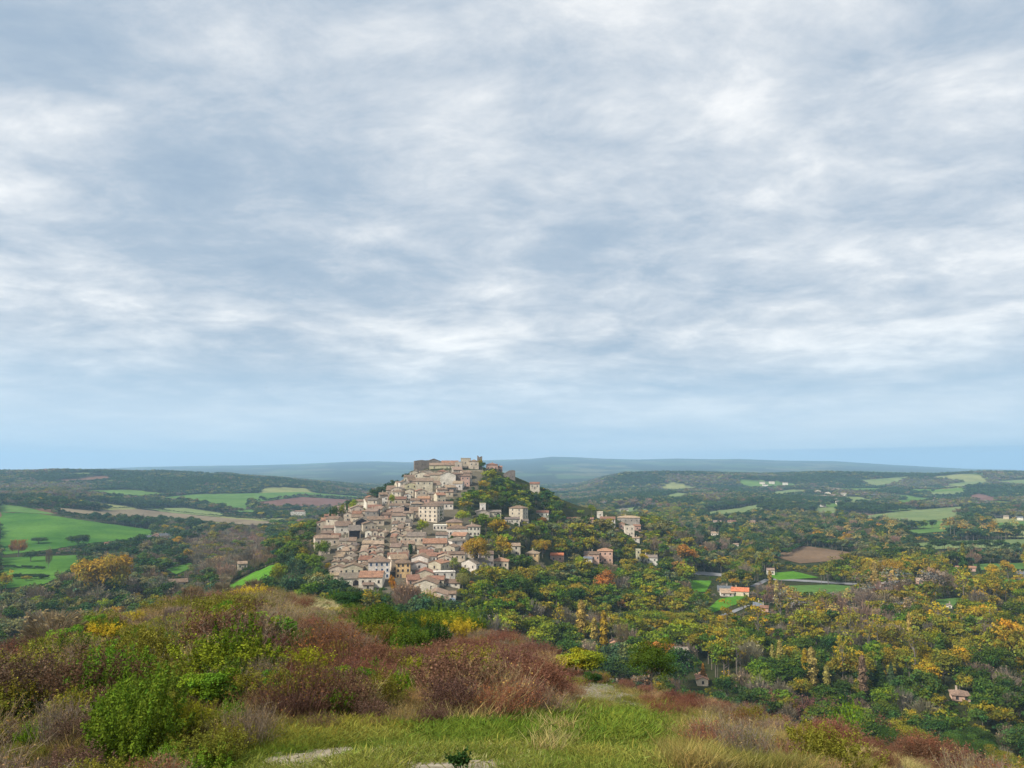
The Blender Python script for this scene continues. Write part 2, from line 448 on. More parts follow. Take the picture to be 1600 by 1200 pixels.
# towards the horizon the deck gives way to clear pale blue with thin streaks
hz = nt.nodes.new('ShaderNodeMapRange'); hz.interpolation_type = 'SMOOTHSTEP'
hz.inputs['From Min'].default_value = .02; hz.inputs['From Max'].default_value = .19; hz.inputs['To Min'].default_value = .88; hz.inputs['To Max'].default_value = 0
L.new(Z_, hz.inputs['Value'])
c3 = nt.nodes.new('ShaderNodeCombineXYZ'); L.new(az_, c3.inputs[0]); L.new(M('MULTIPLY', el_, 9.0), c3.inputs[1])
streak = noise(2.6, 6, .55, .3, (4.4, 0, 0), c3.outputs[0])
sr = nt.nodes.new('ShaderNodeValToRGB'); sr.color_ramp.elements[0].position = .36; sr.color_ramp.elements[1].position = .72
sr.color_ramp.elements[0].color = c4(HORIZ[0]); sr.color_ramp.elements[1].color = c4(HORIZ[1])
L.new(streak, sr.inputs[0])
ccol = mixc(nt, 'MIX', ramp.outputs[0], sr.outputs[0], hz.outputs[0])
# a low far-off rain band on the right, just over the skyline
rb = nt.nodes.new('ShaderNodeMapRange'); rb.interpolation_type = 'SMOOTHSTEP'
e_top = M('ADD', M('MULTIPLY', az_, .006), .0235)
rb.inputs['From Min'].default_value = -.0012; rb.inputs['From Max'].default_value = .0016; rb.inputs['To Min'].default_value = 0; rb.inputs['To Max'].default_value = 1
L.new(M('SUBTRACT', e_top, el_), rb.inputs['Value'])
ra = nt.nodes.new('ShaderNodeMapRange'); ra.interpolation_type = 'SMOOTHSTEP'
ra.inputs['From Min'].default_value = .18; ra.inputs['From Max'].default_value = .42; L.new(az_, ra.inputs['Value'])
ccol = mixc(nt, 'MIX', ccol, c4(BAND), M('MULTIPLY', M('MULTIPLY', rb.outputs[0], ra.outputs[0]), .8))
bg2 = nt.nodes.new('ShaderNodeBackground'); L.new(ccol, bg2.inputs[0]); bg2.inputs[1].default_value = 1.0
ms = nt.nodes.new('ShaderNodeMixShader'); ms.inputs[0].default_value = .95
L.new(bg1.outputs[0], ms.inputs[1]); L.new(bg2.outputs[0], ms.inputs[2]); L.new(ms.outputs[0], wo.inputs[0])

vs = sc.view_settings; vs.view_transform = 'Standard'; vs.look = 'None'; vs.exposure = EXPOSURE; vs.gamma = 1; vs.use_curve_mapping = False
sc.cycles.max_bounces = 5; sc.cycles.diffuse_bounces = 3; sc.cycles.transparent_max_bounces = 8; sc.cycles.volume_bounces = 1
sc.cycles.use_denoising = True; sc.cycles.denoiser = 'OPENIMAGEDENOISE'; sc.cycles.denoising_input_passes = 'RGB_ALBEDO_NORMAL'; sc.cycles.denoising_prefilter = 'ACCURATE'
sc.cycles.caustics_reflective = False; sc.cycles.caustics_refractive = False

# ------------------------------------------------------------------ ground
VILLAGE = [(518, 915), (490, 850), (495, 815), (520, 795), (600, 770), (630, 745), (650, 735), (760, 735), (745, 765), (700, 785), (740, 815), (745, 845), (700, 860), (730, 880), (720, 915), (700, 955), (640, 950), (600, 925)]
GRASS = [(378, 1212), (384, 1180), (430, 1163), (480, 1156), (545, 1146), (620, 1158), (720, 1150), (770, 1130), (850, 1128), (880, 1118), (905, 1092), (925, 1070), (985, 1066), (950, 1085), (962, 1105), (1010, 1112), (1060, 1140), (1040, 1170), (1100, 1215), (1100, 1260), (350, 1260)]
DRY = [(985, 1078), (1040, 1104), (1150, 1138), (1250, 1172), (1380, 1212), (1500, 1240), (1600, 1265), (1600, 1300), (1080, 1300), (1060, 1215), (1040, 1170), (1060, 1140), (1010, 1112), (950, 1095)]
pxg, pyg = project(gx, gy, gz)
front = gy > 3
gc = np.empty(gx.shape + (3,), np.float32)
nz1 = fbm(gx / 60, gy / 60, 61, 3); nz2 = fbm(gx / 9, gy / 9, 62, 3)
rg = np.hypot(gx, gy)
forest = np.array([.042, .047, .020]); scrub = np.array([.085, .065, .030]); moss = np.array([.075, .085, .022])
gc[:] = forest
gc += (nz1[..., None] * np.array([.014, .010, .004]))
near = np.clip(1 - (rg - 150) / 60, 0, 1)[..., None]
sc_col = scrub + (moss - scrub) * np.clip(nz2 * .9 + .45, 0, 1)[..., None]
gc[:] = gc * (1 - near) + sc_col * near
far = np.clip((rg - 1240) / 20, 0, 1)[..., None]
ol = open_land(gx, gy)[..., None]
wd = np.where((nz1 > .1)[..., None], np.array([.040, .052, .026]), np.array([.056, .062, .032]))
fcol = np.where((rg > 4800)[..., None], np.where(ol < 0, wd * .7, np.where(ol < .6, np.array([.07, .10, .04]), np.array([.11, .11, .06]))), np.where(ol < 0, wd, np.where(ol < .45, np.array([.10, .17, .045]), np.where(ol < .75, np.array([.20, .21, .09]), np.where(ol < .9, np.array([.20, .155, .10]), np.array([.15, .085, .065]))))))
gc[:] = gc * (1 - far) + fcol * far
vm = inpoly(pxg, pyg, VILLAGE) & front & (rg > 300) & (rg < 900)
gc[vm] = np.array([.11, .095, .075]) * (1 + .2 * nz2[vm][:, None])
jx = pxg + 9 * fbm(gx * .8, gy * .8, 66, 3); jy = pyg + 7 * fbm(gx * .8, gy * .8, 67, 3)
gm_ = inpoly(jx, jy, GRASS) & front & (rg < 70)
gc[gm_] = np.array([.075, .125, .022]) * (1 + .3 * nz2[gm_][:, None])
dm_ = inpoly(jx, jy, DRY) & front & (rg < 70)
gc[dm_] = np.array([.16, .13, .055]) * (1 + .3 * nz2[dm_][:, None])
me = indexed_mesh('ground', np.stack([gx, gy, gz], -1).reshape(-1, 3), grid_faces(NA, len(RD))[:, ::-1], [ground_material()], True, np.clip(gc, .01, 1).reshape(-1, 3))
tag(link(bpy.data.objects.new('ground', me)), kind='structure')

# ------------------------------------------------------------------ fields, paths and roads (sheets lying on the ground)
def sheet(name, poly, mat, lift=None, step=None, jitter=1.2, n=700):
    """pixel outline -> outline on the terrain -> draped sheet"""
    pts = []
    for i in range(len(poly)):
        a = poly[i]; b = poly[(i + 1) % len(poly)]
        k = max(2, int(math.hypot(b[0] - a[0], b[1] - a[1]) / 5))
        for j in range(k):
            t = j / k
            pts.append((a[0] + (b[0] - a[0]) * t, a[1] + (b[1] - a[1]) * t))
    w = unproject([q[0] for q in pts], [q[1] for q in pts])
    w = w[:, :2]
    ext = max(np.ptp(w[:, 0]), np.ptp(w[:, 1])); step = step or max(ext / 45, .12)
    w = w + RNG.normal(0, jitter * step * .12, w.shape)
    d = float(np.median(np.hypot(w[:, 0], w[:, 1])))
    xs = np.arange(w[:, 0].min(), w[:, 0].max(), step); ys = np.arange(w[:, 1].min(), w[:, 1].max(), step)
    gxx, gyy = np.meshgrid(xs, ys); gxx = gxx.ravel() + RNG.uniform(-.1, .1, gxx.size) * step; gyy = gyy.ravel()
    ins = inpoly(gxx, gyy, [tuple(q) for q in w])
    P2 = [Vector((float(q[0]), float(q[1]))) for q in w] + [Vector((float(a), float(b))) for a, b in zip(gxx[ins], gyy[ins])]
    nb = len(w)
    r = geometry.delaunay_2d_cdt(P2, [(i, (i + 1) % nb) for i in range(nb)], [list(range(nb))], 1, 1e-4)
    v = np.array([(q[0], q[1]) for q in r[0]])
    z = H(v[:, 0], v[:, 1]) + (lift if lift is not None else .0004 * d + .1)
    me = bpy.data.meshes.new(name)
    me.from_pydata(np.column_stack([v, z]).tolist(), [], [list(f) for f in r[2]])
    for q in me.polygons: q.use_smooth = True
    if len(me.polygons) and me.polygons[0].normal.z < 0: me.flip_normals()
    me.materials.append(mat)
    return tag(link(bpy.data.objects.new(name, me)), kind='structure')

G1 = field_material('spring_wheat', (.038, .105, .014), (.10, .20, .03), .010, .06, .3, .3)
G2 = field_material('pasture', (.065, .13, .03), (.11, .18, .045), .015, 0, 0, .2)
G3 = field_material('pale_pasture', (.12, .165, .06), (.19, .215, .085), .012, .1, 1.0, .1)
G4 = field_material('lawn', (.06, .16, .014), (.10, .22, .022), .05, 0, 0, .5)
B1 = field_material('stubble', (.16, .125, .08), (.23, .185, .12), .012, .07, 1.2, .2)
B2 = field_material('ploughed_red_earth', (.13, .07, .055), (.18, .10, .075), .012, .08, .8, .2)
B3 = field_material('ploughed_brown_earth', (.13, .085, .05), (.19, .125, .075), .02, .2, .6, .3)
FIELDS = [
 ('field', [(0, 801), (60, 803), (120, 812), (190, 822), (235, 828), (238, 836), (215, 842), (135, 850), (60, 862), (0, 868)], G1),
 ('field', [(0, 788), (35, 792), (90, 805), (60, 803), (0, 800)], G2),
 ('field', [(0, 872), (120, 868), (128, 880), (105, 898), (70, 913), (0, 921)], G1),
 ('field', [(242, 779), (300, 773), (400, 771), (470, 776), (390, 786), (385, 794), (402, 802), (360, 800), (300, 788)], G2),
 ('field', [(400, 771), (470, 769), (560, 776), (560, 781), (470, 776)], G2),
 ('field', [(390, 787), (470, 777), (556, 782), (530, 796), (470, 797), (410, 797)], B2),
 ('field', [(75, 792), (150, 799), (215, 796), (300, 805), (400, 814), (445, 818), (400, 822), (330, 815), (250, 809), (180, 807), (110, 801)], B1),
 ('field', [(222, 795), (290, 794), (350, 803), (342, 808), (270, 802)], G3),
 ('field', [(258, 890), (298, 880), (302, 886), (276, 898)], G1),
 ('field', [(338, 926), (400, 893), (436, 880), (446, 886), (408, 908), (372, 924)], G4),
 ('field', [(1108, 950), (1124, 936), (1165, 930), (1152, 944), (1114, 958)], G4),
 ('field', [(1076, 907), (1112, 908), (1104, 925), (1082, 926)], G4),
 ('field', [(1335, 809), (1400, 800), (1500, 792), (1535, 795), (1480, 812), (1430, 815)], G3),
 ('field', [(1425, 850), (1480, 846), (1600, 843), (1640, 843), (1640, 859), (1510, 856), (1440, 861)], G3),
 ('field', [(1205, 869), (1256, 853), (1345, 866), (1322, 876), (1250, 881)], B3),
 ('field', [(1512, 776), (1530, 772), (1568, 781), (1540, 784), (1517, 781)], B2),
 ('field', [(1340, 751), (1420, 745), (1402, 755), (1370, 762)], G3),
 ('field', [(1098, 801), (1150, 795), (1192, 787), (1202, 793), (1180, 800), (1120, 806)], G3),
 ('field', [(1225, 916), (1300, 914), (1335, 917), (1320, 932), (1240, 930)], G2),
 ('field', [(1518, 882), (1600, 880), (1600, 890), (1530, 891)], G2),
 ('field', [(1558, 903), (1590, 906), (1580, 914), (1562, 911)], G4),
 ('field', [(1028, 779), (1058, 770), (1082, 772), (1062, 781)], G3),
 ('field', [(1462, 938), (1502, 934), (1486, 952), (1466, 952)], G2),
 ('field', [(1450, 770), (1505, 767), (1510, 773), (1460, 776)], G3),
 ('field', [(1310, 776), (1345, 777), (1375, 786), (1330, 785)], G3),
 ('field', [(1560, 752), (1600, 750), (1640, 752), (1640, 757), (1566, 757)], G3),
 ('field', [(1270, 794), (1312, 793), (1306, 802), (1278, 803)], G3),
 ('field', [(955, 797), (1000, 792), (1042, 791), (1020, 798), (970, 801)], G3),
 ('field', [(1228, 792), (1262, 787), (1278, 788), (1250, 797)], G2),
 ('field', [(1405, 830), (1470, 825), (1502, 829), (1425, 835)], G2),
 ('field', [(1478, 757), (1530, 752), (1552, 755), (1500, 761)], G3),
 ('field', [(1082, 789), (1128, 783), (1142, 786), (1096, 793)], B1),
 ('field', [(1200, 770), (1240, 765), (1262, 770), (1215, 776)], G3),
 ('field', [(1395, 783), (1440, 779), (1452, 784), (1410, 789)], G2),
 ('field', [(1545, 818), (1600, 815), (1640, 816), (1640, 821), (1560, 823)], G2),
 ('field', [(78, 741), (130, 739), (180, 742), (130, 744)], G3),
 ('field', [(1196, 897), (1240, 893), (1280, 903), (1215, 907)], G4),
]
for nm, poly, mat in FIELDS: sheet(nm, poly, mat)
ROADS = [
 ('road', [(1196, 907), (1214, 904), (1280, 908), (1340, 912), (1340, 915), (1280, 911), (1214, 907)], M_ROAD),
 ('road', [(1172, 916), (1196, 905), (1202, 907), (1182, 918)], M_ROAD),
 ('road', [(1084, 893), (1140, 897), (1140, 902), (1084, 898)], M_ROAD),
 ('road', [(1120, 964), (1165, 946), (1172, 947), (1128, 967)], M_ROAD),
]
for nm, poly, mat in ROADS: sheet(nm, poly, mat, jitter=.3)
PATHS = [
 [(388, 1189), (430, 1180), (480, 1173), (552, 1162), (566, 1167), (548, 1183), (505, 1185), (490, 1190), (532, 1199), (485, 1206), (440, 1197), (392, 1203)],
 [(534, 1178), (553, 1174), (556, 1215), (530, 1215)],
 [(600, 1193), (660, 1191), (730, 1188), (800, 1184), (810, 1192), (760, 1215), (600, 1215)],
 [(938, 1064), (955, 1058), (978, 1064), (966, 1072), (948, 1076)],
 [(905, 1141), (930, 1118), (938, 1120), (922, 1150), (905, 1158)],
]
for poly in PATHS: sheet('path', poly, M_STONE, lift=.012, jitter=13.0)
# ------------------------------------------------------------------ houses
WC = dict(w=(.70, .66, .58), c=(.64, .565, .44), b=(.54, .465, .365), y=(.62, .45, .24), g=(.34, .30, .26), p=(.56, .38, .30), d=(.24, .20, .17), l=(.60, .56, .38))
RC = dict(b=(.20, .15, .115), r=(.25, .145, .105), o=(.34, .205, .135), g=(.20, .175, .15), t=(.33, .26, .19), s=(.14, .16, .185), v=(.46, .17, .09), m=(.24, .182, .142))

def prism(bm_v, bm_f, pts_bottom, pts_top):
    n = len(pts_bottom); b = len(bm_v)
    bm_v += list(pts_bottom) + list(pts_top)
    bm_f.append(tuple(range(b + n - 1, b - 1, -1))); bm_f.append(tuple(range(b + n, b + 2 * n)))
    for i in range(n):
        j = (i + 1) % n
        bm_f.append((b + i, b + j, b + n + j, b + n + i))

def pymesh(name, v, f, mats):
    me = bpy.data.meshes.new(name); me.from_pydata([tuple(q) for q in v], [], f); me.update()
    for m in mats: me.materials.append(m)
    return me

def box(v, f, x0, x1, y0, y1, z0, z1):
    prism(v, f, [(x0, y0, z0), (x1, y0, z0), (x1, y1, z0), (x0, y1, z0)], [(x0, y0, z1), (x1, y0, z1), (x1, y1, z1), (x0, y1, z1)])

def window_mesh(name, mats):
    """unit window in the XZ plane facing -Y: frame bars round a recessed dark pane, shutters folded back"""
    v, f = [], []
    t = .09
    box(v, f, -.5, .5, -.05, .02, .5 - t, .5); box(v, f, -.56, .56, -.09, .02, -.5 - t * .6, -.5 + t * .4)
    box(v, f, -.5, -.5 + t, -.05, .02, -.5 + t * .4, .5 - t); box(v, f, .5 - t, .5, -.05, .02, -.5 + t * .4, .5 - t)
    box(v, f, -.03, .03, -.045, .02, -.5 + t * .4, .5 - t)
    nf = len(f)
    b = len(v); v += [(-.5 + t, -.012, -.5 + t * .4), (.5 - t, -.012, -.5 + t * .4), (.5 - t, -.012, .5 - t), (-.5 + t, -.012, .5 - t)]
    f.append((b, b + 1, b + 2, b + 3))
    me = pymesh(name, v, f, mats)
    me.polygons[nf].material_index = 1
    return me
M_FRAME = plain_material('window_frame_paint', (.30, .27, .23), .6, .3, .15)
WIN = window_mesh('window', [M_FRAME, M_PANE])
WIN_S = window_mesh('window', [M_SHUT, M_PANE])
WIN_B = window_mesh('window', [M_BLUE, M_PANE])
def door_mesh(mat):
    v, f = [], []
    box(v, f, -.5, .5, -.06, .02, 0, 1); box(v, f, -.42, -.03, -.09, -.06, .06, .92); box(v, f, .03, .42, -.09, -.06, .06, .92)
    return pymesh('door', v, f, [mat])
DOOR = door_mesh(M_SHUT); DOOR_B = door_mesh(M_BLUE)
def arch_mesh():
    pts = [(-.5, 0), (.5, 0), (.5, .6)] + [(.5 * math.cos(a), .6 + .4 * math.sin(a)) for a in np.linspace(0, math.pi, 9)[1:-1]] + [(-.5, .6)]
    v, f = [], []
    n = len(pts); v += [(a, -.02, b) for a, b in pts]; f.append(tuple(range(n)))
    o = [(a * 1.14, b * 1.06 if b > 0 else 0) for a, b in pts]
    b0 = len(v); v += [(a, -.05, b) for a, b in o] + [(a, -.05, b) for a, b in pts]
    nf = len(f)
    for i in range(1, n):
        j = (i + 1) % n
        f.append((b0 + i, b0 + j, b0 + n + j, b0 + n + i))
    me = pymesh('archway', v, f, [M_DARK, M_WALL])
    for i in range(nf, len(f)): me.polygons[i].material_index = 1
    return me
ARCH = arch_mesh()
def chimney_mesh():
    v, f = [], []
    box(v, f, -.32, .32, -.25, .25, -.9, .9); box(v, f, -.4, .4, -.33, .33, .9, 1.02); box(v, f, -.2, .2, -.12, .12, 1.02, 1.25)
    return pymesh('chimney', v, f, [M_WALL])
CHIM = chimney_mesh()

RECTS = []      # (px0, px1, py_top, py_bottom, Y) of every building: trees keep clear of them
FOOT = []       # (x, y, radius)
HOUSES = []

def jit(c, a=.1):
    k = 1 + random.uniform(-a, a)
    return (min(.9, c[0] * k * (1 + random.uniform(-.03, .03))), min(.9, c[1] * k), min(.9, c[2] * k * (1 + random.uniform(-.05, .05))), 1)

def house(x0, x1, eave, base, roof, wc, rc, label, win=None, yaw=None, depth=None, Y=None, pitch=None, name='house', cat='house', group=None,
          ymax=792, door=True, arch=None, chim=None, opening=None, side=False, shutters=None, rtop=None, blue=False):
    cxp = (x0 + x1) / 2
    p = unproject(cxp, base)[0]
    yy = Y or min(p[1], ymax or 1e9)
    px_m = yy / F
    w = (x1 - x0) * px_m
    X0, _, zE = at_depth(cxp, eave, yy)
    zB_pix = at_depth(cxp, base, yy)[2]
    D = depth or min(max(w * .9, 6.0), 11.0)
    if yaw is None: yaw = -math.atan2(X0, yy) * .8 + random.uniform(-.12, .12)
    ca, sa = math.cos(yaw), math.sin(yaw)
    cx, cy = X0 - sa * D / 2, yy + ca * D / 2          # the front wall stands on the pixel, the house behind it
    corners = [(cx + ca * a - sa * b, cy + sa * a + ca * b) for a in (-w / 2, w / 2) for b in (-D / 2, D / 2)]
    g = [float(H(*q)) for q in corners]
    z0 = min(min(g), zB_pix) - .8
    hgt = max(zE - z0, 2.5)
    vis_h = max((base - eave) * px_m, 1.5)
    t = empty(name, (cx, cy, z0), yaw)
    tag(t, label, cat, group)
    pt = math.tan(math.radians(pitch or random.uniform(17, 22)))
    hw, hd = w / 2, D / 2
    v, f = [], []
    e = hgt
    if roof == 'g':                       # gable end towards the viewer
        rz = e + hw * pt
        prof = [(-hw, -1.0), (hw, -1.0), (hw, e), (0, rz), (-hw, e)]
        prism(v, f, [(a, hd, b) for a, b in prof], [(a, -hd, b) for a, b in prof])
    elif roof == 'e':                     # eaves towards the viewer
        rz = e + hd * pt
        prof = [(-hd, -1.0), (hd, -1.0), (hd, e), (0, rz), (-hd, e)]
        prism(v, f, [(-hw, a, b) for a, b in prof], [(hw, a, b) for a, b in prof])
    elif roof == 'p':                     # single pitch falling to the front
        rz = e + D * pt * .8
        prof = [(-hd, -1.0), (hd, -1.0), (hd, rz), (-hd, e)]
        prism(v, f, [(-hw, a, b) for a, b in prof], [(hw, a, b) for a, b in prof])
    else:
        rz = e + min(hw, hd) * pt
        box(v, f, -hw, hw, -hd, hd, -1.0, e)
    if roof == 'ruin':                    # broken masonry top
        v, f = [], []
        n = 7; tops = [e + random.uniform(-.28, .12) * min(e, 6) for _ in range(n + 1)]
        if rtop: tops = [e + k * min(e, 9) for k in rtop]; n = len(tops) - 1
        prof = [(-hw, -1.0), (hw, -1.0)] + [(hw - 2 * hw * i / n, tops[i]) for i in range(n + 1)]
        prism(v, f, [(a, hd, b) for a, b in prof], [(a, -hd, b) for a, b in prof])
    wall = link(bpy.data.objects.new('wall', pymesh('wall', v, f, [M_WALL])), t)
    wall.color = jit(WC[wc], .12)
    # roof
    ov, th = .42, .22
    v, f = [], []
    def slab(a, b, c, d):
        lift = .03
        lo = [tuple((q[0], q[1], q[2] + lift)) for q in (a, b, c, d)]; hi = [(q[0], q[1], q[2] + lift + th) for q in (a, b, c, d)]
        prism(v, f, lo, hi)
    if roof == 'g':
        oz = ov * pt
        slab((-hw - ov, -hd - .3, e - oz), (0, -hd - .3, rz), (0, hd + .3, rz), (-hw - ov, hd + .3, e - oz))
        slab((0, -hd - .3, rz), (hw + ov, -hd - .3, e - oz), (hw + ov, hd + .3, e - oz), (0, hd + .3, rz))
    elif roof == 'e':
        oz = ov * pt
        slab((-hw - .25, -hd - ov, e - oz), (hw + .25, -hd - ov, e - oz), (hw + .25, 0, rz), (-hw - .25, 0, rz))
        slab((-hw - .25, 0, rz), (hw + .25, 0, rz), (hw + .25, hd + ov, e - oz), (-hw - .25, hd + ov, e - oz))
    elif roof == 'p':
        oz = ov * pt * .8
        slab((-hw - .25, -hd - ov, e - oz), (hw + .25, -hd - ov, e - oz), (hw + .25, hd + .2, rz), (-hw - .25, hd + .2, rz))
    elif roof == 'h':
        A, B = hw + ov, hd + ov; oz = e - ov * pt + .03
        m_ = min(A, B); rx, ry = A - m_, B - m_; rz = oz + m_ * pt
        vv = [(-A, -B, oz), (A, -B, oz), (A, B, oz), (-A, B, oz)]
        up = [(q[0], q[1], q[2] + .2) for q in vv]
        r1, r2 = ((-rx, 0, rz + .2), (rx, 0, rz + .2)) if rx >= ry else ((0, -ry, rz + .2), (0, ry, rz + .2))
        v = vv + up + [r1, r2]
        f = [(3, 2, 1, 0), (0, 1, 5, 4), (1, 2, 6, 5), (2, 3, 7, 6), (3, 0, 4, 7)]
        if rx >= ry: f += [(4, 5, 9, 8), (5, 6, 9), (6, 7, 8, 9), (7, 4, 8)]
        else: f += [(4, 5, 8), (5, 6, 9, 8), (6, 7, 9), (7, 4, 8, 9)]
    elif roof == 'flat':
        box(v, f, -hw - .2, hw + .2, -hd - .2, hd + .2, e + .003, e + .35)
    if v:
        rf = link(bpy.data.objects.new('roof', pymesh('roof', v, f, [M_WALL if roof == 'flat' else M_ROOF])), t)
        rf.color = jit(RC[rc] if roof != 'flat' else WC[rc if rc in WC else 'b'], .18)
        if chim is None: chim = random.random() < .45 and roof in 'geh'
        if chim:
            c = link(bpy.data.objects.new('chimney', CHIM), rf)
            c.location = (random.uniform(-.5, .5) * hw if roof != 'g' else random.choice((-.45, .45)) * hw, random.uniform(0, .4) * hd, rz + .3 if roof != 'g' else e + hw * .55 * pt + .7)
            c.color = jit(WC['b'])
    # openings
    fr = e - vis_h
    wm = WIN_B if blue else (WIN_S if (shutters if shutters is not None else random.random() < .5) else WIN)
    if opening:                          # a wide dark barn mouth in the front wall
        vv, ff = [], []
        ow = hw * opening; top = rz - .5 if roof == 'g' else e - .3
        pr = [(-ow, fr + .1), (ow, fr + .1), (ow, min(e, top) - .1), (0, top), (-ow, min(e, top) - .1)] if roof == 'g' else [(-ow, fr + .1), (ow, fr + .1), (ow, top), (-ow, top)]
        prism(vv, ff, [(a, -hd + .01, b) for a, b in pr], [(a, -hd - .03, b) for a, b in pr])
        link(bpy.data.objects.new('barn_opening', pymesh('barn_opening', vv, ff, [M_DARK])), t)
    elif roof != 'ruin' or win:
        if win is None:
            win = (max(1, min(5, int(w / 3.4))), max(1, min(3, int(vis_h / 2.9))))
        nc, nr = win
        fh = vis_h / max(nr, 1)
        for r_ in range(nr):
            for c_ in range(nc):
                if nc * nr > 3 and random.random() < .12: continue
                o = link(bpy.data.objects.new('window', wm), t)
                o.location = (-hw + (c_ + .5) * w / nc + random.uniform(-.2, .2), -hd - .003, fr + (r_ + .58) * fh)
                o.scale = (min(1.05, w / nc * .5), 1, min(1.5, fh * .5))
        if side:
            nc2 = max(1, int(D / 3.6))
            for r_ in range(nr):
                for c_ in range(nc2):
                    o = link(bpy.data.objects.new('window', wm), t)
                    o.location = (hw + .003, -hd + (c_ + .5) * D / nc2, fr + (r_ + .58) * fh)
                    o.scale = (1.0, 1, min(1.5, fh * .5)); o.rotation_euler = (0, 0, math.pi / 2)
        if door and nr >= 1 and vis_h > 4:
            o = link(bpy.data.objects.new('door', DOOR_B if blue else DOOR), t)
            o.location = ((-hw + w / nc) if nc > 1 else hw * .45, -hd - .003, max(fr, float(H(cx, cy - hd)) - z0)); o.scale = (1.15, 1, 2.1)
    if arch:
        for k, ax in enumerate(arch):
            o = link(bpy.data.objects.new('archway', ARCH), t)
            o.location = (ax * hw, -hd - .006, fr); s_ = min(vis_h * .8, w * .5); o.scale = (s_ * .95, 1, s_); o.color = wall.color
    top_row = eave - (rz - e) / px_m
    RECTS.append((x0 - 1, x1 + 1, top_row, base, yy)); FOOT.append((cx, cy, max(w, D) * .62))
    HOUSES.append(t)
    return t, dict(w=w, D=D, e=e, rz=rz, fr=fr, hw=hw, hd=hd, cx=cx, cy=cy, z0=z0, yaw=yaw)

h = house
GV = 'houses of the hilltop village'
def v_(*a, **k): k.setdefault('group', GV); return house(*a, **k)

# --- foot of the village
v_(530, 560, 904, 916, 'e', 'w', 'g', 'long white barn with a dark archway and grey brown roof behind the bushes', win=(2, 1), arch=(.72,), door=False, depth=11, pitch=22)
v_(561, 597, 902, 918, 'e', 'w', 'o', 'white stone house with orange brown roof joined to the arched barn', win=(3, 1), depth=12, pitch=22)
v_(567, 583, 914, 922, 'e', 'b', 'm', 'small lean-to with brown tiles in front of the white stone house', win=(1, 1), depth=5, door=False)
v_(576, 609, 878, 904, 'h', 'w', 'm', 'tall white house with hip roof and a blue painted shop front', win=(4, 3), blue=True, depth=11, shutters=False)
v_(619, 641, 880, 903, 'h', 'y', 'b', 'tall ochre yellow house with dark shutters above the golden tree', win=(3, 3), shutters=True, depth=11)
v_(607, 637, 872, 884, 'e', 'b', 'r', 'beige house with broad red brown roof behind the ochre yellow house', depth=12, win=(3, 1))
v_(514, 540, 889, 900, 'g', 'b', 'm', 'beige gabled house at the lower left corner of the village', win=(2, 1))
v_(537, 566, 887, 900, 'g', 'c', 'm', 'cream gabled house with jagged light wall above the long barn', win=(3, 1))
v_(516, 533, 899, 906, 'e', 'c', 't', 'low cream shed left of the long white barn', win=(2, 1), depth=6, door=False)
v_(643, 668, 872, 885, 'g', 'w', 'm', 'pale gabled house with a blank wall right of the ochre house', win=(0, 0), door=False, depth=13)
v_(643, 667, 882, 890, 'g', 'w', 'b', 'low white garage with gable below the blank pale gable', win=(1, 1), depth=7, door=False)
v_(668, 690, 880, 894, 'g', 'c', 'o', 'cream house with orange tiles and a tall side window', yaw=-.45, side=True, win=(1, 1), depth=10)
v_(667, 682, 869, 879, 'e', 'w', 'r', 'white house with two dark windows under a red brown roof', win=(2, 1), depth=8)
v_(655, 676, 864, 871, 'e', 'b', 'r', 'house with red brown tiles above the blank pale gable', depth=8, win=(2, 1))
v_(682, 703, 868, 876, 'g', 'p', 'r', 'dark red roofed house beside the long row under the plane tree', depth=9, win=(2, 1))
v_(678, 711, 894, 903, 'flat', 'w', 'w', 'flat white annexe below the cream house with orange tiles', win=(3, 1), depth=5)
v_(650, 677, 896, 903, 'g', 'b', 'r', 'house with wide white edged gable and deep red roof', depth=12, win=(0, 0), door=False)
v_(666, 693, 906, 914, 'e', 'b', 'r', 'long low building with a straight red brown roof', depth=9, win=(3, 1))
v_(692, 718, 911, 917, 'e', 'w', 'b', 'low white outbuilding with grey brown roof ending by the bare pale tree', depth=8, win=(2, 1))
v_(637, 656, 906, 916, 'e', 'p', 'r', 'pinkish house with sagging red roof behind the bare pink tree', depth=10, win=(2, 1))
v_(645, 683, 913, 924, 'g', 'c', 'm', 'broad cream gable with a small white balcony', depth=13, win=(2, 1))
v_(664, 698, 930, 943, 'g', 'w', 'm', 'white gabled workshop behind the grey stone gable', depth=13, win=(1, 1))
v_(646, 690, 936, 952, 'g', 'g', 't', 'grey stone gable nearest to the bushes with one pale window', depth=10, win=(2, 1))
v_(686, 700, 941, 951, 'p', 'b', 'm', 'open garage with dark mouth beside the white van', depth=7, opening=.8, door=False)
v_(700, 712, 928, 936, 'e', 'w', 'b', 'small white hut between garden and workshop', depth=6, win=(1, 1))
v_(716, 749, 880, 892, 'g', 'w', 'g', 'white house with grey ridge roof right of the pale green tree', yaw=-.75, side=True, depth=12, win=(2, 1))
v_(695, 726, 866, 876, 'e', 'c', 'b', 'long low cream house behind the pale green tree', depth=8, win=(4, 1))
v_(748, 771, 866, 884, 'e', 'g', 'b', 'grey stone house with two rows of dark windows under the left golden plane', depth=9, win=(5, 2), shutters=True)
v_(769, 794, 877, 890, 'h', 'c', 'o', 'pale yellow house with orange hip roof below the right golden plane', depth=9, win=(3, 1))
v_(800, 813, 853, 868, 'e', 'c', 't', 'cream house half hidden right of the golden planes', depth=8, win=(1, 2))
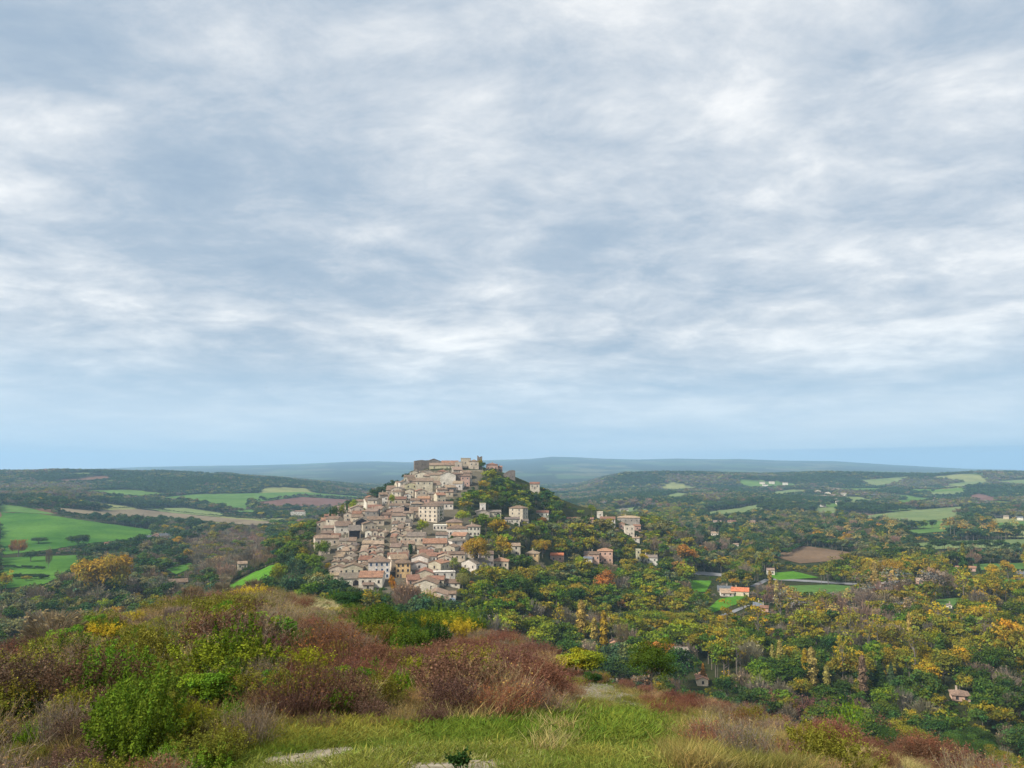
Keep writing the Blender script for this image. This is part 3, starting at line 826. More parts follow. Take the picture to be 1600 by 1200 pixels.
# --- citadel
v_(648, 673, 719, 748, 'ruin', 'd', 'b', 'dark weathered stone block at the left end of the hilltop', rtop=(-.05, 0, -.03, .02, .01, -.03, -.08), win=(3, 2), depth=12, Y=778)
v_(664, 692, 722, 745, 'g', 'd', 'm', 'dark stone house with the pointed gable on the hilltop skyline', Y=786, depth=12, win=(2, 1), pitch=20)
v_(671, 694, 727, 746, 'e', 'l', 'm', 'pale yellow house with brown roof in the middle of the hilltop', Y=762, depth=10, win=(3, 1), pitch=24)
v_(694, 713, 727, 746, 'e', 'l', 'm', 'pale yellow house right of the dark gap on the hilltop', Y=762, depth=10, win=(2, 2), pitch=24)
v_(690, 716, 723, 733, 'e', 'b', 'r', 'red roofed house along the hilltop skyline', Y=780, depth=10, win=(3, 1))
v_(711, 722, 722, 748, 'flat', 'b', 'b', 'narrow beige tower house with dark slot window', Y=760, depth=7, win=(1, 2))
v_(720, 735, 716, 750, 'flat', 'b', 'b', 'tall flat topped stone keep on the hilltop', Y=770, depth=10, win=(1, 2))
v_(733, 748, 721, 742, 'h', 'c', 'b', 'cream house with six windows left of the watchtower', Y=768, depth=10, win=(2, 2), side=True)
v_(730, 755, 735, 754, 'flat', 'b', 'c', 'stone terrace with a dark arch below the cream house', Y=750, depth=8, win=(0, 0), arch=(-.45,), door=False, name='terrace_building', cat='terrace')
v_(746, 753.5, 713, 740, 'ruin', 'd', 'b', 'square dark ruined watchtower highest on the hill', Y=772, depth=4.6, rtop=(.02, 0, -.06, -.1, .03, .1), win=(1, 2), name='tower', cat='tower', yaw=.1)
v_(760, 778, 726, 738, 'h', 'p', 'r', 'red roofed house among dark trees right of the watchtower', Y=776, depth=9, win=(3, 1))
v_(776, 785, 730, 740, 'e', 'p', 'r', 'small red house at the right end of the hilltop row', Y=780, depth=7, win=(1, 1))
v_(787, 805, 737, 756, 'ruin', 'd', 'b', 'roofless ruin with a sloping broken gable on the right shoulder', Y=752, depth=7, rtop=(.12, .16, .15, .12, .02, -.1, -.3), win=(2, 1), name='ruin', cat='ruin')
v_(828, 843, 756, 764, 'e', 'c', 'r', 'house with red brown roof on the right edge of the wooded hill', Y=742, depth=8, win=(2, 1))
v_(648, 671, 741, 754, 'g', 'c', 'b', 'cream gabled house with four windows under the dark stone block', win=(4, 2), depth=10)
v_(631, 648, 745, 757, 'e', 'c', 'b', 'cream house with a dark doorway at the left edge under the hilltop', win=(3, 1), depth=8)
v_(663, 678, 744, 758, 'e', 'b', 'm', 'beige house stepping down beside the four window gable', win=(2, 2), depth=8)
v_(672, 692, 742, 758, 'e', 'b', 'm', 'tall beige house with dark gallery in the middle of the upper slope', win=(3, 2), depth=9)
v_(688, 712, 742, 760, 'g', 'w', 'b', 'large pale gabled house with one wide dark window', win=(2, 2), depth=10)
v_(708, 722, 741, 758, 'e', 'd', 'b', 'dark brown house wedged right of the large pale gable', win=(2, 2), depth=8)
v_(720, 734, 744, 760, 'p', 'p', 'b', 'pinkish stone house below the terrace arch', win=(2, 2), depth=8)
v_(633, 652, 757, 772, 'g', 'l', 'm', 'yellowish gabled house left of the great cream wall', win=(2, 2), depth=9)
v_(650, 676, 752, 774, 'p', 'c', 'm', 'great cream wall house with scattered small windows', win=(3, 3), depth=9, door=False)
v_(672, 688, 758, 773, 'e', 'c', 'm', 'cream house with red dormer right of the great cream wall', win=(2, 2), depth=8)
v_(683, 699, 765, 776, 'e', 'b', 'b', 'pale stone house with dark roof by the upper garden trees', win=(2, 1), depth=8)
v_(697, 708, 769, 776, 'p', 'b', 'm', 'low sloping roof at the edge of the upper garden trees', win=(1, 1), depth=6)
v_(623, 633, 758, 772, 'ruin', 'b', 'b', 'broken wall with a dark opening at the left of the upper slope', rtop=(.1, .12, .05, 0, -.2, -.4), win=(1, 1), depth=5, name='ruin', cat='ruin')
# --- upper streets
v_(606, 634, 780, 790, 'e', 'b', 'r', 'wide house with red brown roof below the broken wall', depth=10, win=(3, 1))
v_(598, 608, 777, 788, 'g', 'w', 'b', 'narrow white gable left of the wide red brown roof', win=(1, 2), depth=8)
v_(608, 640, 790, 798, 'e', 'w', 'b', 'long whitish house under the wide red brown roof', win=(4, 1), depth=7)
v_(632, 642, 773, 783, 'g', 'w', 'b', 'narrow white house with two dark windows below the yellowish gable', win=(1, 2), depth=7)
v_(641, 656, 782, 789, 'e', 'w', 'b', 'white house with brown roof behind the four storey building', win=(2, 1), depth=8)
v_(652, 671, 779, 787, 'e', 'p', 'o', 'pink house with light orange roof behind the four storey building', win=(2, 1), depth=9)
v_(653, 684, 791, 815, 'h', 'c', 'm', 'tall four storey cream building with hip roof beside the green tree', win=(4, 4), side=True, depth=13, yaw=-.3, shutters=True)
v_(673, 708, 787, 796, 'e', 'w', 'b', 'long white house with brown roof right of the four storey building', win=(5, 1), depth=9)
v_(622, 642, 794, 805, 'g', 'b', 'g', 'barn with a wide dark open gable above the main street', opening=.75, depth=9, door=False)
v_(603, 621, 797, 804, 'g', 'p', 'b', 'pink gabled house near the top of the main street', win=(1, 1), depth=9)
v_(595, 612, 804, 811, 'e', 'p', 'b', 'house with maroon roof near the top of the main street', win=(2, 1), depth=8)
v_(612, 634, 806, 818, 'e', 'b', 'b', 'beige house below the barn with open gable', win=(2, 1), depth=9)
v_(630, 645, 802, 816, 'e', 'c', 'b', 'cream house between open barn and four storey building', win=(2, 2), depth=8)
v_(575, 596, 793, 801, 'e', 'w', 'r', 'white house with bright red roof at the upper left of the village', win=(3, 1), depth=9)
v_(560, 577, 801, 810, 'g', 'c', 'o', 'cream gable left of the bright red roof', win=(1, 1), depth=8)
v_(546, 563, 798, 806, 'e', 'b', 'm', 'low house with pinkish brown roof on the left skyline', win=(2, 1), depth=8)
v_(525, 539, 799, 810, 'e', 'c', 'm', 'cream house with brown roof on the left skyline below a dark cypress', win=(2, 1), depth=8)
v_(537, 549, 803, 815, 'g', 'c', 'm', 'cream gabled house near the dark cypress', win=(1, 2), depth=8)
v_(549, 566, 808, 820, 'e', 'c', 'm', 'cream house with small arch left of the dark barn', win=(2, 1), depth=8)
v_(507, 526, 806, 813, 'e', 'p', 'r', 'house with red tiles topmost at the left edge of the village', win=(2, 1), depth=8)
v_(505, 537, 814, 820, 'e', 'w', 'm', 'long white house with brown roof at the left edge of the village', win=(3, 1), depth=8)
v_(526, 550, 818, 826, 'e', 'c', 'b', 'cream house with dark roof in the left part of the village', win=(2, 1), depth=8)
v_(506, 524, 825, 834, 'e', 'c', 'm', 'cream house with stepped roofs at the left edge', win=(2, 1), depth=9)
v_(524, 545, 822, 836, 'p', 'w', 'b', 'white house with blank rounded wall at the left part of the village', win=(1, 1), depth=8)
v_(502, 520, 833, 841, 'e', 'p', 'm', 'pinkish house stepping down above the wide cream house', win=(2, 1), depth=8)
v_(518, 531, 837, 846, 'e', 'p', 'r', 'small house with red roof beside the wide cream house', win=(1, 1), depth=7)
v_(493, 529, 841, 855, 'e', 'c', 'm', 'wide cream house with three windows at the far left of the village', win=(3, 1), depth=9)
v_(552, 580, 815, 826, 'g', 'b', 'g', 'great barn with a dark open gable in the left part of the village', opening=.72, depth=12, door=False, pitch=24)
v_(545, 563, 829, 842, 'p', 'b', 'g', 'flat roofed shed with deep dark mouth left of the main street', opening=.9, depth=9, door=False)
v_(574, 600, 812, 822, 'e', 'b', 'm', 'house with wide pale roof right of the great barn', win=(2, 1), depth=10)
# --- right of the centre
v_(698, 722, 816, 828, 'h', 'y', 'm', 'tan house with hip roof above the long white house', win=(2, 1), depth=11)
v_(699, 730, 826, 843, 'h', 'w', 'b', 'long white house with streaked wall and wide hip roof', win=(3, 1), depth=11)
v_(728, 750, 823, 838, 'h', 'w', 'm', 'white house with rows of windows at the right edge of the village', win=(4, 2), depth=10, side=True)
v_(677, 698, 821, 829, 'flat', 'w', 'w', 'white terrace house with glazed arches', win=(4, 1), depth=6)
v_(661, 698, 849, 857, 'p', 'c', 'o', 'low house with light orange roof in the village centre', win=(4, 1), depth=8)
v_(681, 699, 836, 849, 'e', 'w', 'b', 'white ended house above the light orange roof', win=(2, 1), depth=9)
v_(667, 679, 856, 866, 'g', 'w', 'b', 'little white gabled house below the light orange roof', win=(1, 2), depth=6)
v_(652, 667, 858, 866, 'e', 'w', 'b', 'white house with round arch left of the little white gable', win=(1, 1), arch=(.2,), depth=7)
v_(635, 664, 838, 852, 'e', 'b', 'g', 'long beige stone house with heavy grey brown roof', win=(3, 1), depth=10, pitch=24)
v_(630, 648, 850, 862, 'e', 'c', 'm', 'cream stone house below the heavy grey brown roof', win=(2, 1), depth=9)
# --- rows along the main street
ORD = 'lowest second third fourth fifth sixth seventh eighth ninth tenth eleventh twelfth thirteenth fourteenth fifteenth sixteenth seventeenth eighteenth nineteenth twentieth'.split() + ['twenty-first', 'twenty-second', 'twenty-third', 'twenty-fourth', 'twenty-fifth', 'twenty-sixth']
def row(side, xa, xb, rows, split, desc, grp):
    k = 0
    for i, eave in enumerate(rows):
        t = i / (len(rows) - 1)
        a = xa[0] + (xa[1] - xa[0]) * t; b = xb[0] + (xb[1] - xb[0]) * t
        n = 2 if (i % 3 == 1 or b - a < 28) else 3
        cut = [a] + sorted(a + (b - a) * (q + random.uniform(-.14, .14)) / n for q in range(1, n)) + [b]
        for p, q in zip(cut[:-1], cut[1:]):
            wn = random.choice('cbbcbw'); rn = random.choice('mmtbmbrmg')
            rf = random.choice('ggege')
            wname = dict(c='cream', b='beige', w='whitish')[wn]
            rname = dict(m='brown', t='tan', b='dark brown', r='red brown', g='grey brown')[rn]
            lab = f"{wname} house, {rname} roof, {ORD[k]} up the row {desc}"; k += 1
            v_(p + .4, q - .4, eave + random.uniform(-2.2, 2), eave + 9.5, rf, wn, rn, lab, depth=random.uniform(8, 12), win=(2 if q - p > 13 else 1, 1), yaw=random.uniform(-.16, .22), group='houses lining the dark main street')
row('left', (557, 570), (598, 601), [884, 874, 865, 857, 849, 840, 831], [1, .5, 1, .45, .55, 1, .5], 'left of the dark street', 'x')
row('right', (608, 612), (638, 641), [866, 857, 848, 840, 832, 824, 817], [.5, 1, .45, .55, 1, .5, .5], 'right of the dark street', 'x')
row('outer', (518, 530), (551, 556), [880, 871, 862, 853, 846], [.5, 1, .5, .6, .5], 'left of the narrow alley', 'x')
# --- the houses filling the gaps between those above
def dense(poly, rows, step, big):
    k = 0
    for rw in rows:
        xs = np.arange(min(p[0] for p in poly), max(p[0] for p in poly), step)
        for xq in xs:
            xq = xq + random.uniform(-3, 3); r2 = rw + random.uniform(-2, 2)
            if not inpoly(np.array([xq]), np.array([r2]), poly)[0]: continue
            p = unproject(xq, r2)[0]
            if p[1] > 800: continue
            wpx = random.uniform(*big) / p[1] * F
            if any(math.hypot(p[0] - a, p[1] + 5 - b) < c + 4.2 for a, b, c in FOOT): continue
            if inpoly(np.array([xq]), np.array([r2]), STREET)[0] or inpoly(np.array([xq]), np.array([r2]), STREET2)[0]: continue
            hpx = random.uniform(4.5, 7.5) / p[1] * F
            wn = random.choice('cbbcwbg'); rn = random.choice('mmtbmrgo')
            t, q = v_(xq - wpx / 2, xq + wpx / 2, r2 - hpx, r2, random.choice('geeghp'), wn, rn, 'x', depth=random.uniform(8, 11), yaw=random.uniform(-.35, .45))
            FILL.append((t, xq, r2 - hpx * .7, dict(c='cream', b='beige', w='whitish', g='grey')[wn], dict(m='brown', t='tan', b='dark brown', r='red brown', g='grey brown', o='orange brown')[rn]))
FILL = []
STREET = [(597, 895), (606, 850), (614, 812), (621, 812), (614, 850), (608, 895)]
STREET2 = [(549, 905), (552, 870), (556, 848), (562, 848), (558, 870), (558, 905)]
CORE = [(520, 905), (500, 855), (500, 815), (540, 800), (600, 785), (610, 775), (636, 755), (650, 742), (735, 745), (735, 760), (690, 778), (690, 792), (652, 800), (648, 850), (665, 862), (700, 850), (735, 846), (735, 872), (690, 900), (640, 890), (600, 905)]
dense(CORE, list(np.arange(744, 912, 4.5)), 6, (6.5, 10))
dense(CORE, list(np.arange(746, 912, 4.0)), 5, (5, 7))
# --- houses on the wooded flank right of the village
GF = 'houses scattered on the wooded flank'
def f_(*a, **k): k.setdefault('group', GF); return house(*a, **k)
f_(794, 818, 794, 811, 'h', 'c', 'b', 'tall square house with hip roof standing among trees right of the village', win=(2, 3), side=True, yaw=-.5, depth=9)
f_(789, 812, 811, 819, 'e', 'w', 'g', 'white house with grey roof in front of the tall square house', win=(3, 1), depth=7)
f_(814, 825, 814, 822, 'e', 'b', 'g', 'small stone house right of the white one below the tall square house', win=(1, 1), depth=6)
f_(745, 765, 800, 808, 'g', 'b', 'g', 'old chapel body with a stone gable above the dark green trees', win=(1, 1), depth=14, name='chapel', cat='chapel')
f_(750.5, 759, 787, 805, 'flat', 'w', 'c', 'pale square bell tower of the old chapel', Y=None, depth=5, win=(1, 1), name='bell_tower', cat='tower', door=False)
f_(764, 783, 800, 808, 'e', 'c', 'g', 'low wing with a small arch right of the old chapel', arch=(.5,), win=(1, 1), depth=7)
f_(838, 857, 801, 808, 'e', 'w', 'r', 'white house with dark red roof above the rust brown tree', win=(3, 1), depth=8)
f_(821, 841, 865, 872, 'h', 'y', 't', 'small yellow house with tan roof below the golden spreading tree', win=(2, 1), depth=9)
f_(860, 880, 868, 879, 'e', 'p', 'v', 'pinkish house with light red roof right of the golden spreading tree', win=(2, 1), depth=8)
f_(913, 936, 866, 879, 'e', 'p', 'b', 'pink stone house with a brown roof joined to the orange hip roof', win=(4, 1), depth=9)
f_(934, 957, 861, 880, 'h', 'p', 'o', 'big pink house with orange hip roof and dark balcony windows', win=(3, 2), depth=10)
f_(912, 925, 873, 882, 'e', 'w', 's', 'small white house with slate grey roof at the left of the big pink house', win=(1, 1), depth=7)
f_(994, 1001, 859, 877, 'flat', 'l', 'l', 'slim pale yellow bell tower of the white church', depth=4.5, win=(1, 2), name='bell_tower', cat='tower', door=False)
f_(1000, 1027, 871, 880, 'e', 'w', 'g', 'white church body with grey roof beside its slim bell tower', win=(3, 1), depth=8, name='church', cat='church')
f_(933, 942, 800, 810, 'flat', 'w', 'c', 'small white cube house behind the round yellow tree', win=(1, 1), depth=7)
f_(938, 961, 811, 823, 'e', 'w', 'r', 'white house with red brown roof and arched ground floor', win=(4, 2), depth=9)
f_(965, 999, 809, 819, 'h', 'g', 't', 'long grey hall with a wide flat tan roof', win=(4, 1), depth=13, pitch=13)
f_(976, 991, 823, 837, 'flat', 'c', 'b', 'tall cream house with blank front below the grey hall', win=(2, 2), depth=8)
f_(990, 1001, 822, 830, 'e', 'p', 'r', 'small pink house at the right of the tall cream house', win=(1, 1), depth=7)
f_(967, 976, 819, 826, 'g', 'o' if False else 'p', 'o', 'small house with orange gable between grey hall and tall cream house', win=(1, 1), depth=7)
f_(988, 999, 841, 846, 'e', 'w', 't', 'tiny white house below the tall cream house', win=(1, 1), depth=5)
f_(886, 927, 811, 818, 'e', 'p', 'r', 'long ruined looking row with broken red brown roofs', win=(5, 1), depth=8)
f_(969, 982, 796, 799, 'e', 'w', 'g', 'far white house above the grey hall', ymax=None, win=(2, 1), depth=10)
# --- the right valley
GR = 'houses in the right hand valley'
def r_(*a, **k): k.setdefault('group', GR); k.setdefault('ymax', None); return house(*a, **k)
r_(1143, 1169, 924, 932, 'e', 'c', 'v', 'bungalow with bright orange red roof on the green lawn', win=(2, 1), depth=9, pitch=24)
r_(1127, 1146, 927, 932, 'p', 'w', 't', 'white annexe with pale roof left of the bright orange red roof', win=(2, 1), depth=7)
r_(1122, 1144, 922, 926, 'e', 'g', 's', 'barn with blue grey roof behind the white annexe', win=(2, 1), depth=12)
r_(1199, 1210, 891, 899, 'e', 'w', 'm', 'small white cottage beside the pale valley road', win=(2, 1), depth=7)
r_(1434, 1459, 908, 916, 'e', 'p', 't', 'pinkish farmhouse behind the large grey bush in the valley', win=(3, 1), depth=9)
r_(1515, 1529, 888, 893, 'e', 'o' if False else 'p', 'o', 'house with orange roof beside the dark blue green fir', win=(2, 1), depth=8)
r_(1493, 1501, 887, 891, 'e', 'w', 'o', 'tiny white house with orange roof left of the tall poplar in the valley', win=(1, 1), depth=7)
r_(1590, 1604, 897, 906, 'e', 'g', 's', 'dark grey house at the right edge of the picture', win=(2, 1), depth=8)
r_(1188, 1200, 950, 956, 'e', 'p', 'r', 'red brick shed behind bare poplars', win=(1, 1), depth=6)
r_(1177, 1192, 947, 952, 'e', 'g', 's', 'long shed with slate grey roof behind the red brick shed', win=(2, 1), depth=9)
r_(1490, 1514, 1087, 1096, 'h', 'p', 'm', 'brown roofed cottage nestling in grey scrub at lower right', win=(2, 1), depth=7, Y=None)
r_(1090, 1106, 1062, 1072, 'g', 'c', 'o', 'house with salmon red roof just behind the near hill crest', win=(1, 1), depth=8, chim=True)
r_(954, 966, 1006, 1026, 'g', 'p', 'o', 'tall brick gabled house behind bare trees left of the dark round bush', win=(1, 3), depth=8)
r_(1574, 1586, 946, 953, 'e', 'w', 'b', 'pale house among yellow trees near the right edge', win=(2, 1), depth=7)
r_(1481, 1487, 946, 951, 'g', 'w', 'g', 'tiny white hut on the small green meadow', win=(1, 1), depth=4)
for k, (a, b, e_, ba) in enumerate([(1115, 1127, 815, 819), (1137, 1150, 815, 819), (1167, 1180, 815, 819), (1188, 1199, 816, 819)]):
    r_(a, b, e_, ba, 'e', 'wcpc'[k], 'mrmb'[k], ['first', 'second', 'third', 'fourth'][k] + ' from the left of the low houses lined up beyond the wood', win=(2, 1), depth=9, group='low houses lined up beyond the wood')
r_(1111, 1122, 833, 838, 'e', 'w', 't', 'lone white house in the middle of the mixed wood', win=(2, 1), depth=9)
r_(1146, 1154, 851, 855, 'e', 'w', 'm', 'small white house deep in the brown wood', win=(1, 1), depth=7)
HAM = [(1293, 773), (1301, 776), (1286, 778), (1306, 783), (1318, 774), (1286, 791), (1278, 770), (1298, 768), (1311, 787)]
for k, (a, b) in enumerate(HAM):
    r_(a - 4, a + 4.5, b - 3, b + 1, 'e' if k % 3 else 'g', 'wwcw'[k % 4], 'bmg'[k % 3], ['tallest white', 'second', 'third', 'fourth', 'fifth', 'lowest white', 'leftmost', 'uppermost', 'rightmost low'][k] + ' house of the pale hamlet on the far hillside', win=(0, 0), door=False, depth=12, group='hamlet on the far hillside', chim=False)
for k, (a, b) in enumerate([(1191, 756), (1206, 755), (1227, 757), (1196, 760)]):
    r_(a - 4, a + 4, b - 2.6, b + 1, 'e', 'w', 'g', ['leftmost', 'middle', 'rightmost', 'lowest'][k] + ' white speck of a house on the plateau slope', win=(0, 0), door=False, depth=12, group='white houses on the plateau slope', chim=False)
for k, (a, b, w_) in enumerate([(1560, 807, 9), (1572, 810, 7), (1583, 806, 10), (1594, 812, 8), (1550, 804, 6)]):
    r_(a - w_ / 2, a + w_ / 2, b - 3, b + 1, 'e', 'wcwww'[k], 'sgmsg'[k], ['second', 'third', 'fourth', 'rightmost', 'leftmost'][k] + ' pale house of the far cluster at the right edge', win=(0, 0), door=False, depth=10, group='far cluster at the right edge', chim=False)
# --- the left valley
GL = 'farms in the left hand valley'
def l_(*a, **k): k.setdefault('group', GL); k.setdefault('ymax', None); return house(*a, **k)
l_(238, 250, 837, 844, 'g', 'p', 'o', 'red gabled barn at the tip of the bright green field', win=(0, 0), door=False, depth=12)
l_(249, 268, 837, 844, 'e', 'w', 's', 'long shed with pale grey metal roof right of the red barn', win=(2, 1), depth=12)
l_(228, 240, 839, 844, 'e', 'd', 's', 'low dark shed left of the red barn', win=(1, 1), depth=8)
l_(164, 180, 849, 855, 'e', 'w', 'r', 'small white farmhouse below the bright green field', win=(3, 1), depth=8)
l_(287, 299, 831, 835, 'e', 'p', 'r', 'tiny reddish farm roof hidden in dark hedgerow trees', win=(1, 1), depth=9)
l_(372, 386, 881, 890, 'e', 'c', 't', 'cream cottage by the hedge on the bare wooded slope', win=(2, 1), depth=8)
l_(264, 292, 910, 917, 'e', 'b', 'b', 'long barn with dark brown roof among bare trees', win=(3, 1), depth=10, chim=False)
l_(454, 462, 800, 806, 'g', 'w', 'm', 'white farm gable left of the village', win=(1, 1), depth=9)
l_(461, 477, 799, 806, 'e', 'w', 'o', 'long white farmhouse left of the village beyond the trees', win=(4, 1), depth=9)
# the modern house with white balconies behind the round bush
t, q = r_(1055, 1077, 1018, 1044, 'flat', 'g', 'd', 'modern grey house with white balconies beside the dark round bush', win=(3, 2), depth=8)
for k, (zz, xx) in enumerate(((.62, -.3), (.8, .35))):
    v, f = [], []
    zb = q['fr'] + (q['e'] - q['fr']) * zz; w2 = q['hw'] * .62; x_ = xx * q['hw']
    box(v, f, x_ - w2, x_ + w2, -q['hd'] - 1.3, -q['hd'] - .003, zb, zb + .16)
    box(v, f, x_ - w2, x_ + w2, -q['hd'] - 1.3, -q['hd'] - 1.2, zb + .163, zb + 1.0)
    box(v, f, x_ - w2, x_ - w2 + .1, -q['hd'] - 1.197, -q['hd'] - .003, zb + .163, zb + 1.0); box(v, f, x_ + w2 - .1, x_ + w2, -q['hd'] - 1.197, -q['hd'] - .003, zb + .163, zb + 1.0)
    link(bpy.data.objects.new('balcony', pymesh('balcony', v, f, [M_WHITE])), t)
v, f = [], []
box(v, f, -.25, .25, -q['hd'] - .4, -q['hd'] - .004, q['fr'], q['e'] + 1.8)
link(bpy.data.objects.new('chimney', pymesh('chimney', v, f, [M_WHITE])), t)
# pointed blue-grey cap on the church tower
# ------------------------------------------------------------------ vehicles by the open garage
def vehicle(px, py, yaw, label, body_len, body_h, name, cat, mat):
    p = unproject(px, py)[0]; yy = min(p[1], 430)
    X_, Y2, _ = at_depth(px, py, yy); z = float(H(X_, Y2)) + .02
    t = empty(name, (X_, Y2, z), yaw); tag(t, label, cat, 'vehicles parked by the garage')
    hl, hw = body_len / 2, .9
    side = [(-hl, .35), (hl, .35), (hl, .85), (hl * .55, 1.0), (hl * .25, body_h), (-hl * .85, body_h), (-hl, 1.0)]
    v, f = [], []
    prism(v, f, [(hw, a, b) for a, b in side][::-1], [(-hw, a, b) for a, b in side][::-1])
    b = link(bpy.data.objects.new('body', pymesh('body', v, f, [mat])), t)
    v, f = [], []
    a0 = Vector((0, hl * .55, 1.0)); a1 = Vector((0, hl * .25, body_h)); n = Vector((0, .5, .3)).normalized() * .02
    g = [(-hw * .85, a0.y, a0.z), (hw * .85, a0.y, a0.z), (hw * .8, a1.y, a1.z - .1), (-hw * .8, a1.y, a1.z - .1)]
    v = [(q0[0], q0[1] + n.y, q0[2] + n.z + .02) for q0 in g]; f = [(0, 1, 2, 3)]
    link(bpy.data.objects.new('windscreen', pymesh('windscreen', v, f, [M_PANE])), t)
    for sx in (-1, 1):
        x_ = sx * (hw + .01)
        v = [(x_, -hl * .8, 1.0), (x_, hl * .35, 1.0), (x_, hl * .18, body_h - .12), (x_, -hl * .75, body_h - .12)]
        link(bpy.data.objects.new('side_window', pymesh('side_window', v, [(0, 1, 2, 3)], [M_PANE])), t)
        for sy in (-.62, .62):
            vv, ff = [], []
            ring = [(math.cos(k * math.pi / 6) * .33, math.sin(k * math.pi / 6) * .33) for k in range(12)]
            prism(vv, ff, [(sx * .95, a, c) for a, c in ring], [(sx * .72, a, c) for a, c in ring])
            w = link(bpy.data.objects.new('wheel', pymesh('wheel', vv, ff, [M_TYRE])), t); w.location = (0, sy * hl, .33)
    RECTS.append((px - 6, px + 6, py - 8, py + 2, yy)); FOOT.append((X_, Y2, 3))
M_PALE = plain_material('pale_blue_car_paint', (.55, .62, .68), .35, .5, .06)
vehicle(701, 949, math.pi + .3, 'white van parked by the open garage at the village foot', 5.0, 2.1, 'van', 'van', M_WHITE)
vehicle(708, 940, math.pi + .5, 'pale car parked behind the white van', 4.2, 1.5, 'car', 'car', M_PALE)
# ------------------------------------------------------------------ plant prototypes (built at unit height, scaled when placed)
def rnd(n, seed): return np.random.default_rng(seed)

def leaf_quads(cen, nrm, size, g, aspect=1.5, up=0.0):
    n = len(cen)
    nrm = nrm / (np.linalg.norm(nrm, axis=1, keepdims=True) + 1e-9)
    a = g.normal(size=(n, 3)); a[:, 2] += up
    t = a - (a * nrm).sum(1, keepdims=True) * nrm
    t /= np.linalg.norm(t, axis=1, keepdims=True) + 1e-9
    b = np.cross(nrm, t)
    s = (size * g.uniform(.6, 1.4, n))[:, None] if np.ndim(size) == 0 else (size * g.uniform(.7, 1.3, n))[:, None]
    t = t * s * aspect * .5; b = b * s * .5
    return np.stack([cen - t - b * .5, cen + b * .0 - t * .1 - b, cen + t, cen + b * 1.0 - t * .1], 1)

def strips(p0, p1, w, g, taper=.4):
    """thin two-sided twigs from p0 to p1"""
    d = p1 - p0
    a = g.normal(size=p0.shape); s = np.cross(d, a); s /= np.linalg.norm(s, axis=1, keepdims=True) + 1e-9
    w = np.broadcast_to(np.asarray(w, float), (len(p0),))[:, None] * .5
    return np.stack([p0 - s * w, p0 + s * w, p1 + s * w * taper, p1 - s * w * taper], 1)

def tube(pts, rad, k=6):
    """quads of a tapered round limb through pts"""
    pts = np.asarray(pts, float); out = []
    ring = []
    for i, p in enumerate(pts):
        d = pts[min(i + 1, len(pts) - 1)] - pts[max(i - 1, 0)]; d /= np.linalg.norm(d) + 1e-9
        a = np.cross(d, [0, 1, .01]); a /= np.linalg.norm(a) + 1e-9; b = np.cross(d, a)
        th = np.arange(k) * 2 * math.pi / k
        ring.append(p + rad[i] * (np.cos(th)[:, None] * a + np.sin(th)[:, None] * b))
    for i in range(len(ring) - 1):
        for j in range(k):
            out.append([ring[i][j], ring[i][(j + 1) % k], ring[i + 1][(j + 1) % k], ring[i + 1][j]])
    return np.array(out)

def limbs(g, ztop, spread, n=6, r0=.022, z0=.22):
    q = [tube([(0, 0, -.06), (g.normal(0, .008), g.normal(0, .008), ztop * .5), (g.normal(0, .015), g.normal(0, .015), ztop)], [r0 * 1.25, r0 * .8, r0 * .3])]
    tips = []
    for i in range(n):
        a = i * 2.4 + g.uniform(0, .6); z = z0 + (ztop - z0) * g.uniform(.1, .8)
        e = np.array([math.cos(a) * spread * g.uniform(.5, .9), math.sin(a) * spread * g.uniform(.5, .9), z + g.uniform(.12, .3)])
        m = np.array([e[0] * .45, e[1] * .45, z + (e[2] - z) * .35])
        q.append(tube([(0, 0, z), m, e], [r0 * .55, r0 * .38, r0 * .12], 5)); tips.append(e)
    return np.concatenate(q), np.array(tips)

def crown_round(seed, nl, per, ls, rx=.42, zc=.60, rz=.38, irregular=.25, open_=0.0):
    g = np.random.default_rng(seed)
    d = g.normal(size=(nl, 3)); d /= np.linalg.norm(d, axis=1, keepdims=True)
    d[:, 2] = np.where(d[:, 2] < -.35, -d[:, 2], d[:, 2])
    rr = g.uniform(.35, 1.0, nl) ** .5 * (1 + g.normal(0, irregular * .5, nl))
    c = d * rr[:, None] * np.array([rx * .82, rx * .82, rz * .82]) + [0, 0, zc]
    lr = g.uniform(.09, .17, nl) * (rx / .42)
    cen, nrm, col = [], [], []
    for i in range(nl):
        n = int(per * g.uniform(.5, 1.4) * (lr[i] / .13) ** 2)
        e = g.normal(size=(n, 3)); e /= np.linalg.norm(e, axis=1, keepdims=True)
        e[:, 2] = np.where(g.random(n) < .55, np.abs(e[:, 2]), e[:, 2])
        rad = lr[i] * g.uniform(.55, 1.15, n)[:, None]
        cen.append(c[i] + e * rad * [1, 1, .8]); nrm.append(e + g.normal(0, .55, (n, 3)))
        base = g.uniform(.6, 1.35); hue = g.normal(0, .16)
        k = base * g.uniform(.7, 1.3, n)
        col.append(np.stack([k * (1 + hue), k, k * (1 - hue)], 1))
    cen = np.concatenate(cen); nrm = np.concatenate(nrm); col = np.concatenate(col)
    cen[:, 2] = np.maximum(cen[:, 2], .05)
    return leaf_quads(cen, nrm, ls, g), col

